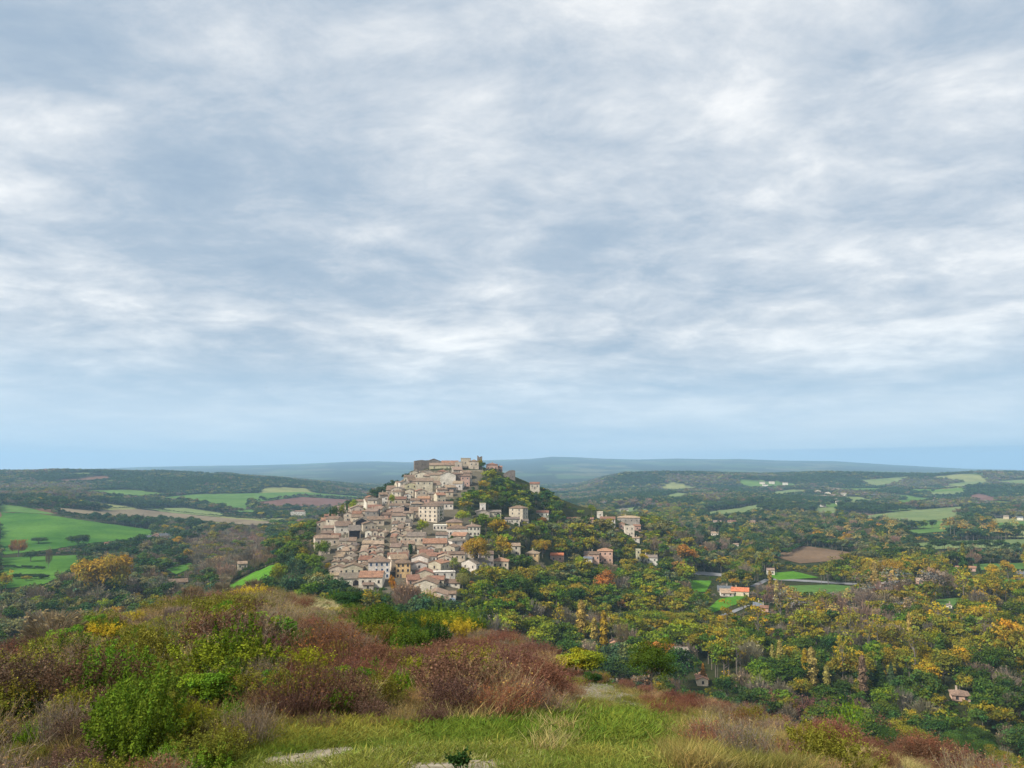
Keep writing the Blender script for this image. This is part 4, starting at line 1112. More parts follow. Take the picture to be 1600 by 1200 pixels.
def crown_twiggy(seed, n, w, rx=.36, zc=.6, rz=.42, leaves=0, ls=.03):
    g = np.random.default_rng(seed)
    a = g.uniform(0, 2 * math.pi, n); r = g.uniform(0, 1, n) ** .6
    end = np.stack([np.cos(a) * r * rx, np.sin(a) * r * rx, zc + rz * np.sqrt(np.clip(1 - r * r, 0, 1)) * g.uniform(-.4, 1, n)], 1)
    end += .05 * np.sin(end * 17 + seed)
    st = end * [.72, .72, 1] - np.stack([np.zeros(n), np.zeros(n), g.uniform(.08, .24, n)], 1)
    q = strips(st, end, w, g); k = g.uniform(.6, 1.3, n); col = np.stack([k, k * .97, k * .93], 1)
    if leaves:
        i = g.integers(0, n, leaves); cen = end[i] + g.normal(0, .025, (leaves, 3))
        lq = leaf_quads(cen, g.normal(size=(leaves, 3)), ls, g); kk = g.uniform(.8, 1.5, leaves)
        q = np.concatenate([q, lq]); col = np.concatenate([col, np.stack([kk * 1.05, kk, kk * .8], 1)])
    return q, col

def crown_column(seed, n, ls, rad=.075, z0=.12, bare=0.0):
    g = np.random.default_rng(seed)
    z = z0 + (1 - z0) * g.uniform(0, 1, n) ** .9
    t = (z - z0) / (1 - z0)
    prof = rad * np.clip(np.sin(np.clip(t * .93 + .07, 0, 1) * math.pi) ** .5, .05, 1) * (1 + .25 * np.sin(z * 31 + seed))
    a = g.uniform(0, 2 * math.pi, n); r = prof * g.uniform(.3, 1.08, n)
    cen = np.stack([np.cos(a) * r, np.sin(a) * r, z], 1)
    q = leaf_quads(cen, np.stack([np.cos(a), np.sin(a), g.normal(.2, .5, n)], 1) + g.normal(0, .4, (n, 3)), ls, g, 2.2, 1.6)
    k = g.uniform(.6, 1.35, n) * (1 + .2 * np.sin(z * 23 + 2 * a)); col = np.stack([k, k, k * .9], 1)
    m = int(160 + 300 * bare)
    zz = g.uniform(z0, .82, m); a = g.uniform(0, 6.28, m)
    p0 = np.stack([np.cos(a) * .01, np.sin(a) * .01, zz], 1); p1 = np.stack([np.cos(a) * rad * .85, np.sin(a) * rad * .85, zz + g.uniform(.08, .17, m)], 1)
    s = strips(p0, p1, .004, g); kk = g.uniform(.7, 1.1, m)
    return np.concatenate([q, s]), np.concatenate([col, np.stack([kk * .85, kk * .85, kk * .95], 1)])

def crown_conifer(seed, n, ls, rad=.24, z0=.06):
    g = np.random.default_rng(seed)
    t = g.uniform(0, 1, n) ** .75
    z = 1 - t * (1 - z0); a = g.uniform(0, 6.283, n); tier = .75 + .35 * np.abs(np.sin(z * 26 + .8 * np.sin(a * 3)))
    r = rad * t * tier * g.uniform(.35, 1.08, n)
    cen = np.stack([np.cos(a) * r, np.sin(a) * r, z - .12 * r], 1)
    q = leaf_quads(cen, np.stack([np.cos(a) * .6, np.sin(a) * .6, np.full(n, .8)], 1) + g.normal(0, .35, (n, 3)), ls, g, 2.0)
    k = g.uniform(.6, 1.35, n); return q, np.stack([k, k, k], 1)

def shrub_stems(seed, ns, h, spread, w, leaves, ls, lc=(1, 1, 1), sc_=(1, 1, 1), low=.3, up=.7):
    """a fan of thin stems rising from the ground with small leaves along their upper part"""
    g = np.random.default_rng(seed)
    a = g.uniform(0, 6.283, ns); rb = g.uniform(0, 1, ns) ** .6 * spread * .75
    p0 = np.stack([np.cos(a) * rb, np.sin(a) * rb, np.full(ns, -.06)], 1)
    lean = g.normal(0, spread * .35, (ns, 2)); hh = h * g.uniform(.5, 1.05, ns) * (1 - .35 * (rb / spread) ** 2)
    p2 = p0 + np.stack([lean[:, 0] + np.cos(a) * rb * .4, lean[:, 1] + np.sin(a) * rb * .4, hh], 1)
    p1 = p0 * .5 + p2 * .5 + g.normal(0, .025, (ns, 3))
    q = [strips(p0, p1, w, g, .8), strips(p1, p2, w * .8, g, .35)]
    nb = ns * 3                                   # side twigs
    i = g.integers(0, ns, nb); t = g.uniform(.35, .95, nb)[:, None]
    b0 = p1[i] * (1 - t) + p2[i] * t; b1 = b0 + np.stack([g.normal(0, .07, nb), g.normal(0, .07, nb), g.uniform(.03, .16, nb)], 1)
    q.append(strips(b0, b1, w * .6, g, .4))
    n_s = sum(len(x) for x in q); k = g.uniform(.6, 1.3, n_s)[:, None] * np.array(sc_)[None, :]
    col = [k]
    if leaves:
        i = g.integers(0, nb, leaves); t = g.uniform(0, 1.1, leaves)[:, None]
        cen = b0[i] * (1 - t) + b1[i] * t + g.normal(0, .018, (leaves, 3))
        q.append(leaf_quads(cen, g.normal(size=(leaves, 3)) + [0, 0, up], ls, g))
        cl = (1 + .3 * np.sin(cen[:, 0] * 9 + seed) * np.sin(cen[:, 1] * 9 + cen[:, 2] * 6))
        k = (g.uniform(.6, 1.4, leaves) * cl)[:, None] * np.array(lc)[None, :]; col.append(k)
    return np.concatenate(q), np.concatenate(col)

def shrub_plumes(seed, npl, per, ls, h=1.0, spread=.5):
    """juniper or box: many pointed upright sprays"""
    g = np.random.default_rng(seed); cen, nrm, col = [], [], []
    for i in range(npl):
        a = g.uniform(0, 6.28); r = spread * g.uniform(0, 1) ** .55
        base = np.array([math.cos(a) * r * .75, math.sin(a) * r * .75, 0]); ht = h * g.uniform(.55, 1.05) * (1 - .45 * (r / spread) ** 2)
        tip = base + [math.cos(a) * r * .45 + g.normal(0, .05), math.sin(a) * r * .45 + g.normal(0, .05), ht]
        n = int(per * g.uniform(.7, 1.3)); t = g.uniform(.12, 1.0, n)
        wd = .085 * (1 - t * .85)[:, None]
        o = g.normal(size=(n, 3)) * wd
        cen.append(base + (tip - base) * t[:, None] + o); nrm.append(o / wd + [0, 0, .4] + g.normal(0, .4, (n, 3)))
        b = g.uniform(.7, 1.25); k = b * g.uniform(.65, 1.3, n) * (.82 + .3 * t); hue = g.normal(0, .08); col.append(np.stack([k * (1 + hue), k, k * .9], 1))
    cen = np.concatenate(cen); return leaf_quads(cen, np.concatenate(nrm), ls, g, 2.0, 1.5), np.concatenate(col)

PROTO = {}      # kind -> list of (crown quads+cols, trunk quads)
def add_proto(kind, crown, trunk): PROTO.setdefault(kind, []).append((crown, trunk))
for s_ in range(4):
    g = np.random.default_rng(100 + s_); tr, _ = limbs(g, .72, .34, 7)
    add_proto('round', crown_round(10 + s_, 34, 62, .034, irregular=.35), tr)
for s_ in range(3):
    g = np.random.default_rng(120 + s_); tr, _ = limbs(g, .8, .28, 7, .018)
    add_proto('tall', crown_round(30 + s_, 32, 58, .032, rx=.30, zc=.6, rz=.42, irregular=.4), tr)
for s_ in range(3):
    g = np.random.default_rng(140 + s_); tr, _ = limbs(g, .62, .5, 9, .03)
    add_proto('spread', crown_round(40 + s_, 44, 64, .034, rx=.60, zc=.6, rz=.36, irregular=.3), tr)
for s_ in range(3):
    g = np.random.default_rng(160 + s_); tr, _ = limbs(g, .78, .3, 9, .018)
    add_proto('bare', crown_twiggy(50 + s_, 1500, .006, leaves=140, ls=.03), tr)
for s_ in range(2):
    g = np.random.default_rng(180 + s_); tr = tube([(0, 0, -.05), (0, 0, .5), (0, 0, .93)], [.013, .008, .003], 5)
    add_proto('poplar', crown_column(60 + s_, 1500, .024, .07 + .02 * s_, bare=.6), tr)
for s_ in range(2):
    tr = tube([(0, 0, -.05), (0, 0, .5), (0, 0, .9)], [.025, .015, .004], 5)
    add_proto('conifer', crown_conifer(70 + s_, 1900, .04, .24 - .05 * s_), tr)
tr = tube([(0, 0, -.05), (0, 0, .5), (0, 0, .9)], [.02, .012, .004], 5)
add_proto('cypress', crown_column(77, 1900, .03, .10, .03), tr)
# tall birch-like poplars: pale stems showing, loose yellow tops
for s_ in range(2):
    g = np.random.default_rng(190 + s_); tr, _ = limbs(g, .9, .16, 9, .014, .3)
    add_proto('aspen', crown_round(80 + s_, 26, 46, .026, rx=.24, zc=.68, rz=.34, irregular=.6), tr)

for s_ in range(3):
    g = np.random.default_rng(195 + s_); tr, _ = limbs(g, .6, .36, 9, .02)
    add_proto('bush', crown_round(90 + s_, 60, 210, .015, rx=.46, zc=.5, rz=.46, irregular=.4), tr)
CM, TM = {}, {}
for kind, lst in PROTO.items():
    for i, ((q, c), t) in enumerate(lst):
        CM[(kind, i)] = quad_mesh('crown', q, c, [M_LEAF_O])
        TM[(kind, i)] = quad_mesh('trunk', t, None, [M_BARK])
NV = {k: len(v) for k, v in PROTO.items()}

# lighter versions for the massed woods
mass_col = bpy.data.collections.new('massed_plants')     # never linked: only the woods and scrub draw from it
MASS = {}
def add_mass(key, q, c, trunk=None):
    mi = np.zeros(len(q), int)
    if trunk is not None:
        q = np.concatenate([q, trunk]); c = np.concatenate([c, np.ones((len(trunk), 3))]); mi = np.concatenate([mi, np.ones(len(trunk), int)])
    me = quad_mesh('plant_%03d' % len(MASS), q, c, [M_LEAF_I, M_BARK], mi)
    o = bpy.data.objects.new('plant_%03d' % len(MASS), me); mass_col.objects.link(o)
    MASS[key] = len(MASS)
def lt(seed): return tube([(0, 0, -.06), (0, 0, .3), (0, 0, .6)], [.02, .014, .006], 4)
for s_ in range(4): add_mass(('round', s_), *crown_round(210 + s_, 22, 34, .056, irregular=.4), lt(0))
for s_ in range(3): add_mass(('tall', s_), *crown_round(220 + s_, 20, 34, .052, rx=.30, rz=.42, irregular=.45), lt(0))
for s_ in range(2): add_mass(('spread', s_), *crown_round(230 + s_, 26, 36, .056, rx=.58, rz=.34), lt(0))
for s_ in range(3): add_mass(('bare', s_), *crown_twiggy(240 + s_, 520, .011, leaves=50, ls=.04), lt(0))
for s_ in range(2): add_mass(('bush', s_), *crown_round(236 + s_, 44, 90, .024, rx=.46, zc=.5, rz=.46, irregular=.4), lt(0))
add_mass(('poplar', 0), *crown_column(250, 420, .045, .08), lt(0))
add_mass(('aspen', 0), *crown_round(262, 18, 34, .042, rx=.22, zc=.68, rz=.34, irregular=.6), lt(0))
add_mass(('conifer', 0), *crown_conifer(255, 480, .075), lt(0))
for s_ in range(4): add_mass(('far', s_), *crown_round(260 + s_, 9, 14, .13, rx=.48, zc=.5, rz=.42, irregular=.5))
NM = {}
for k in MASS: NM[k[0]] = NM.get(k[0], 0) + 1

# shrubs of the near hillside
SHRUB = {
 'red': [shrub_stems(300 + i, 170, 1.0, .55, .009, 4200, .021, (1, 1, 1), (.9, .85, .8)) for i in range(3)],
 'twig': [shrub_stems(310 + i, 260, 1.0, .6, .010, 700, .020, (1.25, 1.1, .6), (1, 1, 1)) for i in range(3)],
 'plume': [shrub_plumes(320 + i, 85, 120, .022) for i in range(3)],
 'leafy': [crown_round(330 + i, 46, 170, .028, rx=.52, zc=.45, rz=.5, irregular=.3) for i in range(2)],
 'loose': [shrub_stems(340 + i, 120, 1.0, .6, .008, 4200, .024, (1, 1, .9), (.6, .5, .6), up=1.0) for i in range(3)],
 'sapling': [shrub_stems(350, 26, 1.0, .22, .016, 420, .075, (1, 1, 1), (.5, .5, .4), up=.5)],
}
SM = {}
for kind, lst in SHRUB.items():
    for i, (q, c) in enumerate(lst):
        if kind == 'leafy': q = np.concatenate([q, tube([(0, 0, -.1), (0, 0, .35)], [.03, .02], 5)]); c = np.concatenate([c, np.full((5, 3), .5)])
        SM[(kind, i)] = quad_mesh(kind, q, c, [M_LEAF_O])
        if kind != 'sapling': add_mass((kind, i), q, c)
# grasses
def tuft(seed, n, h, spread, w, lean):
    g = np.random.default_rng(seed)
    p0 = np.stack([g.normal(0, spread, n), g.normal(0, spread, n), np.full(n, -.03)], 1)
    hh = h * g.uniform(.5, 1.1, n); d = g.normal(0, lean, (n, 2)) * hh[:, None]
    p1 = p0 + np.stack([d[:, 0] * .35, d[:, 1] * .35, hh * .6], 1); p2 = p0 + np.stack([d[:, 0], d[:, 1], hh], 1)
    k = g.uniform(.6, 1.35, n); c = np.stack([k * g.uniform(.9, 1.15, n), k, k * .9], 1)
    return np.concatenate([strips(p0, p1, w, g, .8), strips(p1, p2, w * .8, g, .1)]), np.concatenate([c, c * 1.08])
for s_ in range(3): add_mass(('turf', s_), *tuft(400 + s_, 60, .16, .16, .010, .6))
for s_ in range(3): add_mass(('hay', s_), *tuft(410 + s_, 46, .62, .13, .009, .35))
for k in MASS: NM[k[0]] = max(NM.get(k[0], 0), k[1] + 1)

def scatter(name, rows, label=None, cat=None):
    """one object of kind stuff that stands plants on its points; rows: (x, y, z, sx, sz, rot, r, g, b, key)"""
    n = len(rows)
    me = bpy.data.meshes.new(name)
    P = np.array([r[:9] for r in rows], np.float32); ids = np.array([MASS[r[9]] for r in rows], np.int32)
    me.vertices.add(n); me.vertices.foreach_set('co', np.ascontiguousarray(P[:, :3]).ravel())
    a = me.attributes.new('size', 'FLOAT_VECTOR', 'POINT'); a.data.foreach_set('vector', np.ascontiguousarray(P[:, [3, 3, 4]]).ravel())
    a = me.attributes.new('turn', 'FLOAT', 'POINT'); a.data.foreach_set('value', np.ascontiguousarray(P[:, 5]))
    a = me.attributes.new('tint', 'FLOAT_COLOR', 'POINT'); a.data.foreach_set('color', np.ascontiguousarray(np.column_stack([P[:, 6:9], np.ones(n, np.float32)])).ravel())
    a = me.attributes.new('plant', 'INT', 'POINT'); a.data.foreach_set('value', ids)
    o = link(bpy.data.objects.new(name, me)); tag(o, label, cat, kind='stuff')
    ng = bpy.data.node_groups.new(name, 'GeometryNodeTree')
    ng.interface.new_socket('Geometry', in_out='INPUT', socket_type='NodeSocketGeometry'); ng.interface.new_socket('Geometry', in_out='OUTPUT', socket_type='NodeSocketGeometry')
    gi = ng.nodes.new('NodeGroupInput'); go = ng.nodes.new('NodeGroupOutput')
    ci = ng.nodes.new('GeometryNodeCollectionInfo'); ci.inputs['Collection'].default_value = mass_col
    ci.inputs['Separate Children'].default_value = True; ci.inputs['Reset Children'].default_value = True
    ip = ng.nodes.new('GeometryNodeInstanceOnPoints'); ip.inputs['Pick Instance'].default_value = True
    def attr(nm, dt):
        k = ng.nodes.new('GeometryNodeInputNamedAttribute'); k.data_type = dt; k.inputs['Name'].default_value = nm
        return k.outputs[0]
    cx = ng.nodes.new('ShaderNodeCombineXYZ'); er = ng.nodes.new('FunctionNodeEulerToRotation')
    ng.links.new(attr('turn', 'FLOAT'), cx.inputs[2]); ng.links.new(cx.outputs[0], er.inputs[0])
    ng.links.new(gi.outputs[0], ip.inputs['Points']); ng.links.new(ci.outputs[0], ip.inputs['Instance'])
    ng.links.new(attr('plant', 'INT'), ip.inputs['Instance Index']); ng.links.new(er.outputs[0], ip.inputs['Rotation'])
    ng.links.new(attr('size', 'FLOAT_VECTOR'), ip.inputs['Scale'])
    ng.links.new(ip.outputs[0], go.inputs[0])
    md = o.modifiers.new('plants', 'NODES'); md.node_group = ng
    return o

# ------------------------------------------------------------------ placing trees
def hsv_jit(c, a=.15):
    k = RNG.uniform(1 - a, 1 + a)
    return (c[0] * k * RNG.uniform(.88, 1.12), c[1] * k, c[2] * k * RNG.uniform(.85, 1.15))
PAL = {
 'dark green': (.038, .062, .014), 'deep green': (.028, .052, .017), 'green': (.062, .095, .013), 'yellow green': (.12, .145, .016), 'olive': (.12, .11, .018),
 'yellow': (.29, .215, .022), 'golden': (.29, .19, .028), 'orange': (.30, .145, .028), 'rust': (.20, .095, .030), 'grey': (.15, .125, .095), 'grey brown': (.14, .10, .07),
 'grey green': (.085, .09, .038), 'blue green': (.034, .056, .024), 'pinkish grey': (.22, .15, .12), 'straw': (.31, .24, .10), 'lime': (.165, .20, .02), 'pale green': (.20, .22, .07),
}
for k_ in PAL:
    f_k = 1.45 if max(PAL[k_]) < .13 else 1.15 if max(PAL[k_]) < .22 else 1.0
    PAL[k_] = (PAL[k_][0] * f_k * 1.2, PAL[k_][1] * f_k * 1.2, PAL[k_][2] * f_k * (.85 if 'blue' not in k_ and 'grey' not in k_ else 1.1))
TREES = []     # dict(x,y,z,h,kind,col,cname,label,px,py,wx)
def put(px, base, w, hpx, kind, cname, label=None, ymax=None, Y=None):
    p = unproject(px, base)[0]
    if Y: x, y, _ = at_depth(px, base, Y)
    elif ymax and p[1] > ymax: x, y, _ = at_depth(px, base, ymax)
    else: x, y = p[0], p[1]
    z = float(H(x, y)); h_ = hpx * y / F
    if Y: h_ = min(max(at_depth(px, base - hpx, Y)[2] - z, h_ * .5), 16.0)
    natural = dict(round=.9, tall=.66, spread=1.25, bare=.78, poplar=.17, conifer=.5, cypress=.21, aspen=.54)[kind]
    TREES.append(dict(x=x, y=y, z=z, h=h_, kind=kind, col=hsv_jit(PAL[cname], .06), cname=cname, label=label, wx=max(.4, min(1.25 if kind == 'poplar' else 2.4, (w * y / F) / (h_ * natural))), hero=True))
# hand placed trees that the photograph singles out
put(160, 944, 88, 74, 'spread', 'golden', 'very large golden yellow tree with bare pale stems in the left valley')
put(138, 940, 40, 60, 'bare', 'straw', 'straw coloured bare tree fused with the very large golden tree')
put(742, 893, 44, 52, 'spread', 'golden', 'left of the two golden plane trees on the village square')
put(787, 886, 34, 48, 'round', 'golden', 'right of the two golden plane trees on the village square')
put(848, 872, 34, 29, 'spread', 'yellow', 'golden spreading tree above the small yellow house')
put(1074, 893, 42, 42, 'round', 'orange', 'rounded orange tree standing alone beside the small car park')
put(1365, 916, 36, 40, 'spread', 'golden', 'left part of the large golden clump in the right valley')
put(1396, 920, 38, 44, 'spread', 'golden', 'right part of the large golden clump in the right valley')
put(660, 838, 20, 26, 'round', 'lime', 'bright yellow green tree in front of the four storey building')
put(722, 822, 24, 24, 'round', 'lime', 'lime green tree right of the long white house with brown roof')
put(760, 838, 38, 36, 'round', 'green', 'large rounded green tree below the old chapel')
put(778, 835, 20, 30, 'tall', 'yellow green', 'yellow green tree at the right of the large rounded one below the chapel')
put(756, 768, 20, 18, 'round', 'yellow', 'bright yellow tree high on the wooded flank below the terrace', ymax=740)
put(709, 905, 20, 36, 'tall', 'pale green', 'pale yellow green tree left of the white house with grey ridge roof')
put(724, 908, 18, 22, 'round', 'yellow green', 'low yellowish tree in front of the white house with grey ridge roof')
put(633, 952, 50, 52, 'bare', 'pinkish grey', 'large bare pinkish tree at the foot of the village', Y=362)
put(646, 953, 34, 40, 'bare', 'pinkish grey', 'smaller bare pinkish tree merging with the large one', Y=366)
put(613, 918, 16, 20, 'round', 'orange', 'small golden tree hanging below the ochre yellow house', Y=388)
put(723, 920, 26, 26, 'bare', 'pale green', 'bare pale tree by the low white outbuilding')
put(503, 880, 30, 36, 'round', 'green', 'dense green tree left of the cream house with three windows', Y=470)
put(512, 895, 12, 16, 'round', 'yellow', 'small yellow bush tree at the left corner of the village')
put(542, 796, 4, 10, 'cypress', 'deep green', 'slim dark cypress on the left skyline of the village', Y=610)
put(516, 800, 3, 8, 'cypress', 'deep green', 'smaller dark cypress at the left end of the village skyline', Y=600)
put(524, 800, 9, 11, 'round', 'dark green', 'rounded dark tree between the two cypresses', Y=602)
put(535, 797, 12, 9, 'round', 'yellow green', 'yellow green tree on the left skyline of the village', Y=604)
put(552, 792, 15, 13, 'round', 'lime', 'pale lime tree above the left skyline houses', Y=620)
put(754, 742, 14, 20, 'round', 'dark green', 'dark ivy clad tree hugging the watchtower', Y=765)
put(751, 730, 9, 12, 'round', 'olive', 'olive ivy growing against the foot of the watchtower', Y=767)
put(770, 752, 26, 18, 'round', 'deep green', 'dark tree below the red roofed hilltop house', Y=752)
put(690, 764, 12, 14, 'round', 'deep green', 'dark green garden tree among the upper slope walls', Y=715)
put(708, 768, 16, 18, 'round', 'blue green', 'bluish green tree at the right end of the upper slope walls', Y=712)
put(664, 775, 14, 8, 'spread', 'green', 'low green hedge tree below the great cream wall', Y=690)
put(612, 790, 12, 18, 'round', 'lime', 'bright lime shrub tree left of the long whitish house', Y=620)
put(686, 813, 8, 22, 'cypress', 'dark green', 'tall dark conifer right of the four storey building')
put(706, 853, 8, 16, 'cypress', 'dark green', 'dark cypress in front of the long white house with hip roof')
put(641, 866, 7, 16, 'cypress', 'deep green', 'dark cypress by the little white gable in the village centre')
put(1019, 1082, 74, 78, 'round', 'dark green', 'big dark round bush standing on the near hill crest')
put(873, 1008, 26, 62, 'aspen', 'yellow', 'bright yellow poplar behind the near hill crest')
put(909, 1012, 24, 70, 'poplar', 'straw', 'straw yellow poplar right of the bright yellow one')
put(944, 1024, 20, 66, 'poplar', 'golden', 'golden poplar beside the brick gabled house')
put(929, 1020, 18, 52, 'poplar', 'straw', 'smaller straw poplar left of the brick gabled house')
put(974, 1034, 30, 60, 'bare', 'grey brown', 'tall bare trees in front of the brick gabled house')
put(855, 1024, 36, 34, 'round', 'golden', 'golden bush below the bright yellow poplar', Y=150)
put(832, 1003, 52, 40, 'round', 'yellow green', 'large pale green willow behind the near scrub')
put(1099, 1068, 16, 30, 'conifer', 'orange', 'small pointed orange tree beside the salmon red roof')
put(1040, 985, 100, 30, 'spread', 'yellow', 'wide bank of yellow trees left of the bungalow', Y=470)
put(1015, 985, 60, 32, 'spread', 'yellow green', 'left end of the wide yellow tree bank', Y=462)
put(1072, 986, 46, 30, 'spread', 'olive', 'right end of the wide yellow tree bank', Y=465)
put(945, 940, 40, 48, 'round', 'rust', 'rust brown tree in the middle of the wooded valley')
put(972, 960, 22, 24, 'round', 'rust', 'smaller rust red tree below the rust brown one')
put(968, 930, 24, 40, 'tall', 'green', 'green tree right of the rust brown one')
put(848, 822, 16, 14, 'round', 'rust', 'rust brown tree below the white house with dark red roof')
put(925, 806, 17, 17, 'round', 'yellow green', 'round yellow green tree left of the white cube house')
put(940, 857, 18, 24, 'round', 'lime', 'bright yellow green tree above the big pink house')
put(1004, 826, 14, 16, 'round', 'lime', 'bright green tree right of the tall cream house')
put(985, 858, 18, 18, 'round', 'yellow green', 'yellow green tree above the church tower')
put(1006, 880, 18, 15, 'round', 'yellow', 'yellow tree in front of the white church')
put(906, 892, 20, 22, 'round', 'lime', 'lime green tree at the left of the big pink house')
put(1270, 1086, 24, 70, 'poplar', 'straw', 'pair of tan poplars like columns in the right valley, left one')
put(1260, 1084, 16, 66, 'poplar', 'golden', 'slim tan poplar leaning on the tallest tan column')
put(1293, 1088, 12, 46, 'poplar', 'straw', 'short thin tan poplar right of the tallest tan column')
put(1220, 1062, 20, 58, 'poplar', 'straw', 'broad tan poplar nearest to the grey bare grove')
put(1208, 1058, 9, 48, 'poplar', 'straw', 'thin tan poplar at the left of the broad tan one')
put(1350, 1098, 12, 70, 'poplar', 'grey brown', 'brown bare poplar right of the yellow birch')
put(1318, 1085, 34, 90, 'aspen', 'yellow', 'tall yellow birch with white stem in the right valley')
put(1330, 1030, 44, 80, 'aspen', 'olive', 'tall olive yellow birch behind the white stemmed one')
put(1372, 1022, 30, 62, 'aspen', 'yellow', 'yellow birch with pale straight trunk', )
put(1360, 1030, 26, 54, 'aspen', 'yellow', 'yellow birch left of the pale straight trunk')
put(1428, 1040, 30, 58, 'aspen', 'yellow', 'golden topped birch right of the bare tan poplar')
put(1423, 1020, 8, 60, 'poplar', 'straw', 'bare tan poplar among birches')
put(1450, 1075, 46, 38, 'round', 'yellow', 'rounded golden tree above the brown roofed cottage')
put(1500, 1052, 48, 40, 'round', 'golden', 'large golden tree right of the rounded golden one')
put(1582, 1038, 60, 66, 'round', 'golden', 'great golden tree at the right edge')
put(1375, 1078, 34, 44, 'conifer', 'deep green', 'dark fir right of the brown bare poplar')
put(1394, 1080, 26, 42, 'conifer', 'blue green', 'second dark fir with bluish needles')
put(1470, 1030, 28, 38, 'conifer', 'dark green', 'lone dark green fir in the olive wood')
put(1508, 922, 16, 50, 'cypress', 'deep green', 'tall dark cypress like tree by the valley garden')
put(1530, 904, 18, 24, 'conifer', 'blue green', 'pointed blue green fir on the pale meadow')
put(1506, 890, 22, 40, 'poplar', 'olive', 'tall olive poplar beside the tiny white house')
put(1552, 912, 26, 30, 'round', 'yellow', 'left yellow tree by the valley garden')
put(1576, 908, 28, 32, 'round', 'golden', 'right golden tree by the valley garden')
put(1462, 935, 48, 46, 'round', 'grey', 'large rounded grey bare tree right of the pinkish farmhouse')
put(1320, 1142, 80, 60, 'round', 'green', 'tall green bush at the foot of the red thicket', Y=70)
put(1480, 1168, 90, 66, 'round', 'dark green', 'wide dark green tree below the brown roofed cottage', Y=72)
put(1545, 1180, 70, 60, 'round', 'dark green', 'dark green tree at the lower right edge', Y=66)
put(1415, 1140, 60, 48, 'round', 'deep green', 'very dark green bush between red thicket and cottage', Y=85)
put(1160, 1085, 70, 66, 'round', 'green', 'tall green tree with golden top right of the small orange tree', Y=150)
put(1185, 1100, 40, 40, 'round', 'yellow green', 'yellow green tree right of the salmon red roof', Y=120)
put(122, 856, 36, 20, 'spread', 'deep green', 'dark tree clump in the middle of the bright green field')
put(60, 850, 26, 10, 'spread', 'deep green', 'low dark bush on the left of the bright green field')
put(276, 858, 22, 20, 'round', 'golden', 'golden tree below the red barn')
put(253, 893, 26, 22, 'round', 'olive', 'olive brown tree left of the small green meadow')
put(255, 908, 14, 14, 'round', 'yellow', 'small yellow tree in front of the olive brown one')
put(55, 955, 42, 22, 'round', 'yellow green', 'yellow green willow at the left among grey trees')
put(160, 962, 34, 26, 'round', 'lime', 'bright lime tree below the very large golden one')
put(212, 944, 32, 16, 'round', 'yellow', 'yellow leaved tree on the near left slope')
put(118, 940, 46, 46, 'round', 'deep green', 'dark green tree left of the very large golden one', Y=440)
put(28, 870, 34, 28, 'bare', 'rust', 'bare russet tree at the left edge by the field')
put(48, 878, 26, 18, 'round', 'deep green', 'round dark bush tree between the two left green fields')
put(8, 930, 22, 36, 'tall', 'yellow', 'yellow poplar at the left edge of the picture')
put(40, 915, 16, 16, 'round', 'yellow', 'yellow green tree at the edge of the lower left field', Y=640)
put(75, 890, 8, 36, 'bare', 'grey brown', 'thin bare poplar at the edge of the lower left field')
put(305, 832, 12, 10, 'round', 'pale green', 'pale yellow tree in the dark hedgerow')
put(332, 832, 16, 12, 'round', 'golden', 'pinkish golden tree in the dark hedgerow')
put(434, 900, 28, 34, 'round', 'yellow green', 'yellow green tree above the steep green meadow', Y=420)
put(480, 915, 60, 40, 'round', 'green', 'broad green trees left of the long white barn', Y=360)
put(80, 1030, 120, 80, 'bare', 'grey', 'big leafless grey tree on the near left slope', Y=75)

for px_, b_, w_, h2, kd_, cn_, lb in [
 (300, 958, 46, 44, 'bare', 'grey brown', 'leafless brown tree on the shoulder of the near slope'), (345, 942, 40, 36, 'bare', 'grey', 'grey leafless tree right of the leafless brown one'), (270, 985, 40, 40, 'bare', 'pinkish grey', 'pale leafless tree below the leafless brown one'),
 (20, 1015, 60, 44, 'round', 'grey green', 'dull green tree at the left edge above the scrub'), (150, 985, 50, 38, 'bare', 'grey', 'leafless tree behind the yellow spindle bush'), (395, 930, 30, 28, 'bare', 'grey brown', 'leafless tree near the steep green meadow'),
 (240, 960, 34, 30, 'round', 'olive', 'olive tree on the left shoulder of the near slope'), (185, 970, 26, 24, 'round', 'yellow', 'small yellow tree on the left shoulder of the near slope'), (440, 925, 30, 24, 'bare', 'grey', 'grey leafless tree by the pale grass of the crest'), (115, 1010, 40, 34, 'round', 'deep green', 'dark tree between leafless ones on the left slope')]:
    put(px_, b_, w_, h2, kd_, cn_, lb)
